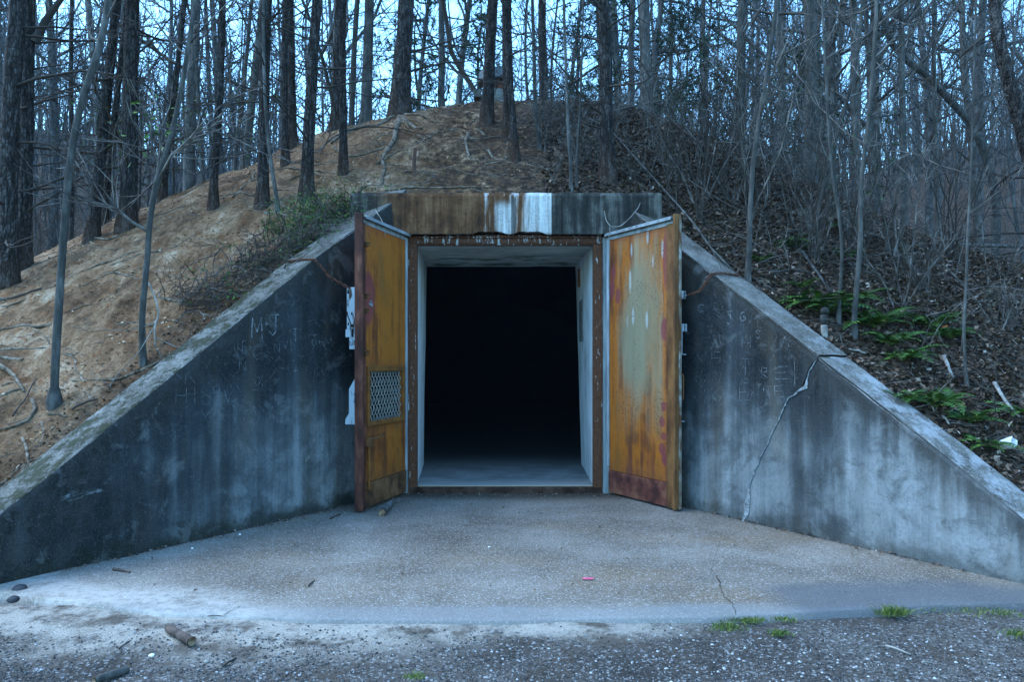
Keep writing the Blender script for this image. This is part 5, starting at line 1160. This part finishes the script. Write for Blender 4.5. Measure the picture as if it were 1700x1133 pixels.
FE = [(1345, 512, 1.0, 'bright fern clump beside the pale stump above the coping'), (1375, 522, 1.1, 'large drooping fern just right of the pale stump'), (1330, 480, .7, 'small fern higher up behind the bright clump'), (1420, 505, .9, 'fern at the upper end of the fern bed'), (1450, 545, 1.1, 'large fern in the middle of the fern bed'), (1480, 575, 1.15, 'large fern at the lower end of the fern bed'),
      (1500, 600, .9, 'fern hanging at the foot of the fern bed'), (1545, 545, .85, 'fern left of the orange tape'), (1580, 565, 1.0, 'fern right of the orange tape'), (1312, 408, .8, 'pale green fern patch on the upper right bank'), (1325, 415, .65, 'small fern beside the upper pale green patch'), (1262, 435, .6, 'small fern near the grey wall sapling'),
      (1500, 668, .7, 'fern low down above the right coping'), (1555, 680, .9, 'spreading fern above the white stick'), (1610, 705, 1.0, 'fern left of the white scrap near the right margin'), (1640, 745, .7, 'fern just below the white scrap'), (1405, 430, .6, 'fern under the leaning sapling'), (1380, 380, .6, 'fern by the long grey branch'), (1690, 690, .7, 'fern at the right margin')]
fp = [fern(61, 12, .48), fern(62, 14, .54), fern(63, 10, .42)]; uf = set()
for i, (px, py, s, lab) in enumerate(FE):
    p = G(px, py)
    if p is None: continue
    k = i % 3; s *= .92
    if k not in uf: uf.add(k); o = fp[k]; o.location = p; o.scale = (s,) * 3
    else: o = copy_tree(fp[k], p, rd.uniform(0, 6.28), s)
    tag(o, lab, 'fern', 'ferns on the right bank')
def tuft(px, py, n, hgt_, wid, lab, onsheet=True):
    Z = FPX * (CAM_Z + .03) / (py - 605); X = (px - 850) * Z / FPX; y = Z + CAM_Y; b = MB(); root_z = -.025
    P = np.stack([rd.normal(0, wid, n), rd.normal(0, wid * .55, n), np.zeros(n)], 1); d = np.stack([rd.normal(0, .45, n), rd.normal(0, .45, n), np.ones(n)], 1); l = hgt_ * rd.uniform(.4, 1.1, (n, 1)); w = np.cross(d, rd.normal(0, 1, (n, 3))); w /= np.linalg.norm(w, axis=1)[:, None]
    m_ = P + d * l * .55; tip = P + d * l * np.array((1.35, 1.35, .9)); V = np.stack([P - w * .0022, P + w * .0022, m_ + w * .0018, m_ - w * .0018, tip], 1).reshape(-1, 3); i5 = np.arange(n) * 5
    b.add(V, np.stack([i5, i5+1, i5+2, i5+3], 1), np.stack([i5+3, i5+2, i5+4], 1)); return tag(b.build('grass_tuft', M['grass'], loc=(X, y, root_z)), lab, 'grass', 'grass tufts along the apron edge')
for a in ((1203, 1030, 360, .034, .045, 'yellow green grass tuft at the lower end of the apron crack'), (1208, 1044, 260, .03, .06, 'flat green tuft just below the yellow green tuft'), (1247, 1034, 260, .03, .045, 'green tuft right of the yellow green tuft'), (1294, 1056, 160, .035, .03, 'tiny lone tuft out on the gravel'), (1303, 1032, 130, .025, .045, 'faint sparse tuft between the crack tufts and the tall tuft'),
          (1482, 1022, 300, .060, .05, 'tallest dark green tuft on the right apron edge'), (1535, 1016, 110, .025, .10, 'low spread of grass right of the tall tuft'), (1605, 1014, 140, .03, .10, 'low wide tuft near the right margin'), (1665, 1022, 110, .035, .08, 'grass tuft at the right margin of the apron edge'), (1690, 1058, 120, .05, .05, 'small dark tuft by the right margin on gravel'), (688, 1128, 90, .03, .03, 'tiny tuft at the bottom of the gravel')): tuft(*a)
# pale jointed stump, brown stake and vent
p = G(1368, 560); root = empty('stump', tuple(p)); tag(root, 'pale knobbed stump post standing right behind the coping near the crack', 'stump')
s = (p[1] - CAM_Y) / FPX; b = MB(); tube(b, [(0, 0, z * s) for z in (-12, 4, 12, 17, 19)], [6 * s, 5.6 * s, 5.5 * s, 5.2 * s, 4.2 * s], 9, cap=True, rough=.08); b.build('lower_piece', M['palewood'], root, smooth=True)
b = MB(); tube(b, [(-.5 * s, 0, z * s) for z in (19.5, 22, 30, 34, 36)], [4 * s, 6.4 * s, 6 * s, 6.3 * s, 3 * s], 9, cap=True, rough=.08); b.build('middle_piece', M['greybark'], root, smooth=True)
b = MB(); tube(b, [(1.0 * s, 0, z * s) for z in (36.5, 38, 42, 46, 48)], [3 * s, 6 * s, 6.8 * s, 5.5 * s, 1.5 * s], 9, cap=True, rough=.06); b.build('knob', M['greybark'], root, smooth=True)
p = G(688, 293); s = (p[1] - CAM_Y) / FPX; b = MB(); V = []
tube(b, [(0, 0, -.1), (0, 0, .15), (.01, 0, .36), (.012, 0, 46 * s)], [3.6 * s, 3.4 * s, 3 * s, 2.2 * s], 5, cap=True, rough=.08); tag(b.build('wooden_stake', M['stake'], loc=tuple(p)), 'short brown wooden stake standing in the clay above the headwall', 'stake')
vx, vy = (823 - 850) * 13.4 / FPX, 13.4 + CAM_Y; vz = h1(vx, vy); vt = empty('roof_vent', (vx, vy, vz)); tag(vt, 'grey metal ventilator with drum cap and rusty neck on the mound crest', 'vent')
def lathe(prof, k=24):
    b = MB(); tube(b, [(0, 0, z) for r_, z in prof], [r_ for r_, z in prof], k); r_, z = prof[-1]; th = np.arange(k) * 2 * PI / k
    b.add([(r_ * math.cos(t), r_ * math.sin(t), z) for t in th] + [(0, 0, z + .02)], None, [(i, (i+1) % k, k) for i in range(k)]); return b
vs = 13.4 / FPX
zc = lambda py: CAM_Z - (py - 605) * vs - vz
lathe([(.30, -.3), (.30, zc(165)), (.27, zc(163)), (.24, zc(154))]).build('concrete_collar', M['coping'], vt)
lathe([(.225, zc(153.8)), (.225, zc(148)), (.21, zc(147)), (.19, zc(140)), (.19, zc(136))]).build('neck', M['red_rust'], vt, smooth=False)
lathe([(.20, zc(140)), (.325, zc(139)), (.335, zc(137)), (.325, zc(136)), (.31, zc(122.5)), (.318, zc(122)), (.30, zc(121)), (.06, zc(119.5))]).build('drum_cap', M['galv'], vt, smooth=False)
b = MB(); box(b, (-.40, -.28, zc(170)), (-.26, .2, zc(157)), bev=.01); b.build('side_plate', M['coping'], vt)
laid('fallen_branch', [(815, 168), (830, 171), (845, 169)], 5, 4, 'palewood', 'pale stick lying at the foot of the vent', 'branch', dz=.02)
# white scrap, orange tape
p = G(1662, 742); b = MB(); th = np.arange(10) * 2 * PI / 10
V = [(.040 * math.cos(t), .040 * math.sin(t), 0) for t in th] + [(.055 * math.cos(t), .055 * math.sin(t), .10 + .012 * math.sin(3 * t)) for t in th]; b.add(V, [(i, (i+1) % 10, 10 + (i+1) % 10, 10 + i) for i in range(10)], [(0, i + 1, i) for i in range(1, 9)])
o = tag(b.build('paper_cup', M['white'], loc=tuple(p + np.array((0, 0, .01)))), 'white torn scrap like a crushed cup among leaves at the right margin', 'litter'); o.rotation_euler = (R(70), R(25), R(30))
p = G(1567, 558); b = MB(); V = [(x * .06, .01 * math.sin(x * 7), .01 + .02 * x) for x in np.linspace(0, 1, 6)]; V += [(a, c, z + .018) for a, c, z in V]; b.add(V, [(i, i+1, 7+i, 6+i) for i in range(5)]); tag(b.build('orange_tape', M['orange'], loc=tuple(p + np.array((-.03, -.02, .06)))), 'small orange tape scrap among the ferns', 'litter')
# chains from coping to door
def chain(pts, lab, sag=.05):
    P = np.array(pts, float); n = 90; t = np.linspace(0, len(P) - 1, n); Q = np.stack([np.interp(t, np.arange(len(P)), P[:, k]) for k in range(3)], 1)
    d = np.concatenate([[0], np.cumsum(np.linalg.norm(np.diff(Q, axis=0), axis=1))]); Ln = d[-1]; k = int(Ln / .034); ts = np.linspace(0, Ln, k); C = np.stack([np.interp(ts, d, Q[:, j]) for j in range(3)], 1)
    b = MB()
    for i in range(k - 1):
        c = (C[i] + C[i+1]) / 2; u = unit(C[i+1] - C[i]); r_ = unit(np.cross(u, (0.31, .2, .92))); v = np.cross(u, r_); a = r_ if i % 2 else v
        L_ = .027; th = np.arange(9) * 2 * PI / 8; tube(b, [c + u * L_ * math.cos(x) + a * .013 * math.sin(x) for x in th], .0052, 4)
    return tag(b.build('rusty_chain', M['chain'], smooth=True), lab, 'chain', 'rusty chains')
zl = 7.75; a0 = np.array(wpt(zl, -1, .42, wing_top(zl, -1) + .02)); a1 = np.array(wpt(zl, -1, .15, wing_top(zl, -1) + .025)); a2 = np.array(wpt(zl, -1, -.02, wing_top(zl, -1) + .01)); e_ = np.array((-1.72, -1.14, 2.40))
chain([a0, a1, a2, (a2 * .6 + e_ * .4) + np.array((0, 0, -.06)), e_], 'rusty chain over the left coping to the pale lock plate')
zl = 7.72; a0 = np.array(wpt(zl, 1, .42, wing_top(zl, 1) + .02)); a1 = np.array(wpt(zl, 1, .15, wing_top(zl, 1) + .03)); a2 = np.array(wpt(zl, 1, -.02, wing_top(zl, 1) + .01)); e_ = np.array((1.91, -1.10, 2.35))
chain([a0, a1, a2, (a2 * .5 + e_ * .5) + np.array((0, 0, -.07)), e_], 'rusty chain over the right coping to the right door')
b = MB(); q = [(-1.9, -1.2, 2.5), (-1.80, -1.22, 2.25), (-1.72, -1.2, 2.02)]; tube(b, q, .006, 5); tag(b.build('loose_wire', M['dark']), 'thin dark wire hanging by the left lock plate', 'wire')
# logs and sticks on the ground
def gpt(px, py, z=0.0): Z = FPX * (CAM_Z - z) / (py - 605); return np.array(((px - 850) * Z / FPX, Z + CAM_Y, z))
def logp(pa, pb, r, lab, mat='log', z=.0, cat='log'):
    a, c = gpt(*pa, z + r), gpt(*pb, z + r); o0 = a.copy(); n = 10; P = np.array([(c - a) * i / n for i in range(n + 1)]); rr = r * np.array([.75] + [1 + .10 * mnoise.noise(Vector((i * .8, r * 50, 3))) for i in range(n)])
    root = empty('broken_log', tuple(o0)); tag(root, lab, cat, 'broken wood lying on the ground'); b = MB(); tube(b, P, rr, 11, rough=.12); b.build('bark', M[mat], root, smooth=True)
    b = MB(); u = unit(c - a); s1 = unit(np.cross(u, (0, 0, 1))); s2 = np.cross(s1, u); th = np.arange(9) * 2 * PI / 9
    for q, sg in ((P[-1], 1), (P[0], -1)):
        b.add([q + (s1 * math.cos(t) + s2 * math.sin(t)) * r * (.95 if sg > 0 else .72) + u * sg * rd.uniform(0, .012) for t in th] + [q - u * sg * .006], None, [(i, (i+1) % 9, 9) for i in range(9)])
    b.build('broken_end', M['cutwood'], root); return root
logp((279, 1044), (318, 1066), .027, 'dark broken log lying on the pale dust at lower left', z=-.02)
logp((158, 1130), (212, 1112), .020, 'grey broken stick at the bottom left corner', 'greybark', z=-.04, cat='stick')
logp((648, 836), (634, 852), .040, 'short grey log piece beside the left door foot', 'greybark')
def stick(pa, pb, r, lab, mat='palewood', z=.0):
    a, c = gpt(*pa, z + r), gpt(*pb, z + r); b = MB(); P = np.array([(c - a) * f + np.array((0, 0, .004 * math.sin(f * 5))) for f in np.linspace(0, 1, 6)]); tube(b, P, np.linspace(r, r * .7, 6), 6, cap=True, rough=.1); return tag(b.build('stick', M[mat], loc=tuple(a), smooth=True), lab, 'stick', 'sticks on the ground')
stick((1470, 1073), (1512, 1086), .006, 'pale stick on the right gravel', z=-.035); stick((826, 1043), (852, 1046), .004, 'thin pale straw on the dust below the apron', z=-.03); stick((188, 946), (216, 950), .012, 'brown stick on the left apron', 'log'); stick((512, 974), (522, 964), .006, 'small dark twig on the apron', 'darktwig')
stick((892, 1023), (928, 1024), .003, 'grass stem on the apron edge', 'green' if False else 'palewood'); stick((370, 1108), (392, 1092), .007, 'dark twig on gravel lower left', 'darktwig', z=-.035); stick((198, 1078), (222, 1060), .005, 'thin dark twig left of the broken log', 'darktwig', z=-.03); stick((1530, 1101), (1545, 1100), .006, 'short pale chip at the lower right', z=-.035)
stick((548, 862), (566, 853), .008, 'small stick against the foot of the left wing wall', 'log'); stick((345, 1024), (376, 1023), .003, 'thin stem at the left front edge of the apron', 'darktwig')
def rock(px, py, r, lab, mat='rock', z=-.02):
    p = gpt(px, py, z + r * .5); b = MB(); th = np.linspace(0, PI, 7)
    tube(b, [(0, 0, -r * .6 * math.cos(t)) for t in th], [max(.002, r * math.sin(t)) for t in th], 9, rough=.18); return tag(b.build('stone', M[mat], loc=tuple(p), smooth=True), lab, 'stone', 'stones on the ground')
rock(32, 978, .05, 'large dark stone at the foot of the left wing wall'); rock(22, 996, .04, 'flat dark stone below the large dark one'); rock(113, 968, .022, 'small black stone on the left apron'); rock(205, 1010, .018, 'small orange brown stone on the pale dust', 'brown_rust'); rock(252, 1089, .016, 'small white stone on the lower left gravel', 'white', -.04); rock(343, 1099, .016, 'pale yellow pebble left of the gravel twig', 'palewood', -.04)
rock(260, 808, .012, 'tiny white pebble', 'white') if False else None
rock(812, 909, .012, 'small white pebble near the middle of the apron', 'white', .0); rock(398, 888, .012, 'small white chip at the foot of the left wing wall', 'white', .0); rock(319, 911, .012, 'white chip on the left apron', 'white', .0)
# pink paint mark on the slab
c = gpt(976, 965); b = MB(); th = np.linspace(0, 2 * PI, 25)[:-1]
for ra, rb_ in ((.042, .028),):
    V = [(c[0] + ra * math.cos(t) * 1.0, c[1] + ra * .62 * math.sin(t), .0175) for t in th] + [(c[0] + rb_ * math.cos(t), c[1] + rb_ * .55 * math.sin(t), .0175) for t in th]; b.add(V, [(i, (i+1) % 24, 24 + (i+1) % 24, 24 + i) for i in range(24)])
V = [(c[0] - .034, c[1] - .005, .0180), (c[0] + .034, c[1] - .008, .0180), (c[0] + .034, c[1] + .010, .0180), (c[0] - .034, c[1] + .008, .0180)]; b.add(V, [(0, 1, 2, 3)])
b.build('paint_mark', M['pink'], apron_o)
# hairline cracks across the slab
def slab_crack(pix, w, nm='crack'):
    P = np.array([gpt(*p)[:2] for p in pix]); t = np.linspace(0, len(P) - 1, len(P) * 7); Q = np.stack([np.interp(t, np.arange(len(P)), P[:, k]) for k in (0, 1)], 1); b = MB(); V = []
    for x, y in Q: x += .014 * mnoise.noise(Vector((y * 14, x * 3, 1))); w_ = w * (.35 + abs(mnoise.noise(Vector((y * 9, x * 9, 5)))) * 1.6); zz = .0075 + .008 * mnoise.noise(Vector((x * .9, y * .9, 4))) + .003 * mnoise.noise(Vector((x * 6, y * 6, 2))); V += [(x - w_, y, zz), (x + w_, y, zz)]
    b.add(V, [(2*i, 2*i+1, 2*i+3, 2*i+2) for i in range(len(Q) - 1)]); b.build(nm, M['dark'], apron_o)
slab_crack([(1238, 878), (1215, 890), (1196, 902), (1188, 922), (1183, 938), (1180, 948)], .0016); slab_crack([(1176, 944), (1190, 958), (1196, 975), (1202, 992), (1215, 1005), (1222, 1022)], .0026); slab_crack([(370, 1024), (400, 1008), (440, 992), (470, 984)], .0025)
# gravel, leaf litter, needles and grit: nobody could count these
def pebbles(name, X, Y, Z, S, mat):
    n = len(X); base = np.array([(1, 0, 0), (0, 1, 0), (-1, 0, 0), (0, -1, 0), (0, 0, .7), (0, 0, -.7)], float); V = base[None] * rd.uniform(.55, 1.25, (n, 6, 1)) * S[:, None, None]; a = rd.uniform(0, 6.28, n); ca, sa = np.cos(a)[:, None], np.sin(a)[:, None]
    V = np.stack([V[..., 0] * ca - V[..., 1] * sa, V[..., 0] * sa + V[..., 1] * ca, V[..., 2]], -1) + np.stack([X, Y, Z], 1)[:, None]
    T = np.array([(0, 1, 4), (1, 2, 4), (2, 3, 4), (3, 0, 4), (1, 0, 5), (2, 1, 5), (3, 2, 5), (0, 3, 5)]); b = MB(); b.add(V.reshape(-1, 3), None, (np.arange(n)[:, None, None] * 6 + T[None]).reshape(-1, 3)); return tag(b.build(name, M[mat]), kind='stuff')
n = 20000; px = rd.uniform(-30, 1730, n); py = 1010 + 135 * rd.rand(n) ** .8; Z = FPX * 1.64 / (py - 605); X = (px - 850) * Z / FPX; Y = Z + CAM_Y
dens = np.clip((py - 1040) / 60, 0, 1) + np.clip((px - 1050) / 300, 0, 1) * np.clip((py - 1015) / 20, 0, 1); dens *= .25 * 1.6 + .6 * (np.array([mnoise.noise(Vector((a * 1.3, c * 1.3, 2))) for a, c in zip(X, Y)]) > -.15)
ok = (rd.rand(n) < dens) & (Y < np.interp(X, EX, EY) - .03); X, Y = X[ok], Y[ok]; pebbles('gravel', X, Y, gz(X[None], Y[None])[0] + .002, .0035 + .009 * rd.rand(len(X)) ** 3, 'stone')
def flat_leaves(name, P, size, mat, tilt=.5, asp=.55):
    n = len(P); a = rd.uniform(0, 6.28, n); u = np.stack([np.cos(a), np.sin(a), rd.normal(0, tilt, n)], 1); v = np.stack([-np.sin(a), np.cos(a), rd.normal(0, tilt, n)], 1); s = (size * rd.uniform(.5, 1.3, n))[:, None]; up = np.array((0, 0, 1.0)) * s * rd.uniform(-.1, .45, (n, 1))
    V = np.stack([P - u * s, P - u * s * .1 + v * s * asp + up, P + u * s, P + u * s * .15 - v * s * asp + up], 1).reshape(-1, 3); i = np.arange(n) * 4; b = MB(); b.add(V, None, np.concatenate([np.stack([i, i+1, i+2], 1), np.stack([i, i+2, i+3], 1)])); return tag(b.build(name, M[mat]), kind='stuff')
def on_bank(n, x0, x1, y0, y1):
    x = rd.uniform(x0, x1, n); y = rd.uniform(y0, y1, n); z = hgt(x, y); ok = z > -.05; ok &= ~((np.abs(x) < 1.45 + .627 * (ZH - np.clip(y - CAM_Y, 4.4, 9.2)) + .5) & (y < .33)); return np.stack([x, y, z], 1)[ok]
P = on_bank(85000, .4, 9.5, -4.4, 5.5); k = np.array([mnoise.noise(Vector((a * .8, c * .8, 3))) for a, c, _ in P]); P = P[rd.rand(len(P)) < np.clip((P[:, 0] - .3 + k * 1.2) / 1.2, 0, 1)]
flat_leaves('leaf_litter', P + np.array((0, 0, .012)), .031, 'dead')
P = on_bank(9000, -10, -5.5, -2, 12); P = P[rd.rand(len(P)) < np.clip((-6.6 - P[:, 0]) / 1.5, 0, 1)]; flat_leaves('leaf_litter', P + np.array((0, 0, .014)), .05, 'dead')
P = on_bank(9000, -6.5, .6, -4.2, 4.8); flat_leaves('leaf_crumbs', P + np.array((0, 0, .008)), .016, 'dead', .3, .4)
P = on_bank(16000, -6, .3, -3.6, .1); P = P[np.abs(P[:, 0]) - wing_x(P[:, 1] - CAM_Y) < .5 + .7 * rd.rand(len(P))]; flat_leaves('leaf_litter', P + np.array((0, 0, .010)), .022, 'dead')
P = on_bank(30000, -7, 1.2, -4.2, 4.8); kk = np.array([mnoise.noise(Vector((a * 1.1, c * 1.1, 6))) for a, c, _ in P]); P = P[rd.rand(len(P)) < .35 + kk]; pebbles('soil_clods', P[:, 0], P[:, 1], P[:, 2] + .004, .005 + .022 * rd.rand(len(P)) ** 4, 'clod')
# fine dead twigs strewn on the banks
b = MB()
for p in np.concatenate([on_bank(2200, .8, 8.5, -4.2, 4.5), on_bank(700, -6.5, .5, -4, 4.5)]):
    az = rd.uniform(0, 6.28); up = .35 if p[0] > .8 else .03; q, _e = wob_path(p + np.array((0, 0, .012)), (math.cos(az), math.sin(az), rd.uniform(-.05, up)), rd.uniform(.12, .7 if p[0] > .8 else .35), 3, .14, rd); tube(b, q, np.linspace(.004, .0018, 4) * rd.uniform(.6, 1.4), 3)
tag(b.build('twig_litter', M['twig'], smooth=True), kind='stuff')
# whips and briars too tangled to count
b = MB()
for p in on_bank(1500, .9, 8.5, -4.0, 4.6):
    if p[1] < .2 and p[0] - wing_x(p[1] - CAM_Y) < .75: continue
    dns = .35 + .65 * min(1, max(0, (p[0] - 1.6) / 1.5))
    if rd.rand() > dns * (.35 if p[0] > 4.6 or p[1] < -1.2 else .6): continue
    az = rd.uniform(0, 6.28); e = rd.uniform(.35, 1.5); L_ = rd.uniform(.4, 1.9) * (.55 if p[1] < -1 else 1); q, _e = wob_path(p, (math.cos(az) * math.cos(e), math.sin(az) * math.cos(e), math.sin(e)), L_, 8, .13, rd, 0, .05)
    mi_ = int(rd.rand() < .55); r = rd.uniform(.0025, .0065); tube(b, q, np.linspace(r, r * .35, 9), 4, mi_); twigs(b, q, rd, 3, L_ * .3, .0028, .02, .2, 1, mi_)
tag(b.build('briar_tangle', [M['twig'], M['darktwig']], smooth=True), kind='stuff')
# fine roots laid bare by the washing of the clay
b = MB()
for p in on_bank(170, -6.8, .2, -3.8, 4.4):
    az = rd.uniform(-.9, .9) + (PI if rd.rand() < .5 else 0); n_ = 10; L_ = rd.uniform(.5, 1.8); a = az; x, y = p[0], p[1]; Q = []
    for k in range(n_): x += math.cos(a) * L_ / n_; y += math.sin(a) * L_ / n_ * .8; a += rd.normal(0, .28); Q.append((x, y, h1(x, y) + rd.uniform(-.008, .010)))
    Q = np.array(Q)
    if Q[:, 2].min() < 0: continue
    r = rd.uniform(.006, .022); tube(b, Q, np.linspace(r, r * .3, n_), 5, rough=.12)
tag(b.build('fine_roots', M['root'], smooth=True), kind='stuff')
# leaves and grit blown against the doors, walls and threshold
X = []; Y = []
for _ in range(1500):
    m_ = rd.rand()
    if m_ < .35: x, y = rd.uniform(-1.5, 1.3), -.07 - abs(rd.normal(0, .12))
    elif m_ < .62: t = rd.rand() ** 1.5; Zw = 8.7 - 3.2 * t; x, y = -(wing_x(Zw) - abs(rd.normal(0, .07)) - .02), Zw + CAM_Y
    elif m_ < .78: t = rd.rand(); Zw = 8.7 - 3.2 * t; x, y = (wing_x(Zw) - abs(rd.normal(0, .04)) - .02), Zw + CAM_Y
    elif m_ < .92: t = rd.rand(); x, y = -1.33 - .33 * t - rd.normal(.05, .12), -.05 - 1.15 * t + rd.normal(0, .06)
    else: x, y = rd.uniform(-3, 3), rd.uniform(-4, -.2)
    X.append(x); Y.append(y)
X, Y = np.array(X), np.array(Y); ok = np.abs(X) < wing_x(Y - CAM_Y) - .01; flat_leaves('leaf_crumbs', np.stack([X, Y, np.full(len(X), .016)], 1)[ok], .017, 'dead', .35, .45)
n = 5200; s = rd.rand(n); X = rd.uniform(-3.6, 3.6, n); Y = rd.uniform(-4.35, -.08, n); ok = (np.abs(X) < wing_x(Y - CAM_Y) - .02) & (Y > np.interp(X, EX, EY)); X, Y = X[ok], Y[ok]; pebbles('apron_grit', X, Y, np.full(len(X), .012), .0018 + .0035 * rd.rand(len(X)) ** 3, 'stone')
# haze between the trees
hz = MB(); box(hz, (-164, -120, -3.5), (164, 163, 54)); 
hm = bpy.data.materials.new('thin_blue_haze'); hm.use_nodes = True
for nd in list(hm.node_tree.nodes):
    if nd.type == 'BSDF_PRINCIPLED': hm.node_tree.nodes.remove(nd)
pv = hm.node_tree.nodes.new('ShaderNodeVolumePrincipled'); pv.inputs['Density'].default_value = .0004; pv.inputs['Color'].default_value = (.50, .80, 1, 1); pv.inputs['Anisotropy'].default_value = .2
hm.node_tree.links.new(pv.outputs[0], next(nd for nd in hm.node_tree.nodes if nd.type == 'OUTPUT_MATERIAL').inputs['Volume'])
if HAZE: tag(hz.build('haze', hm), kind='stuff')
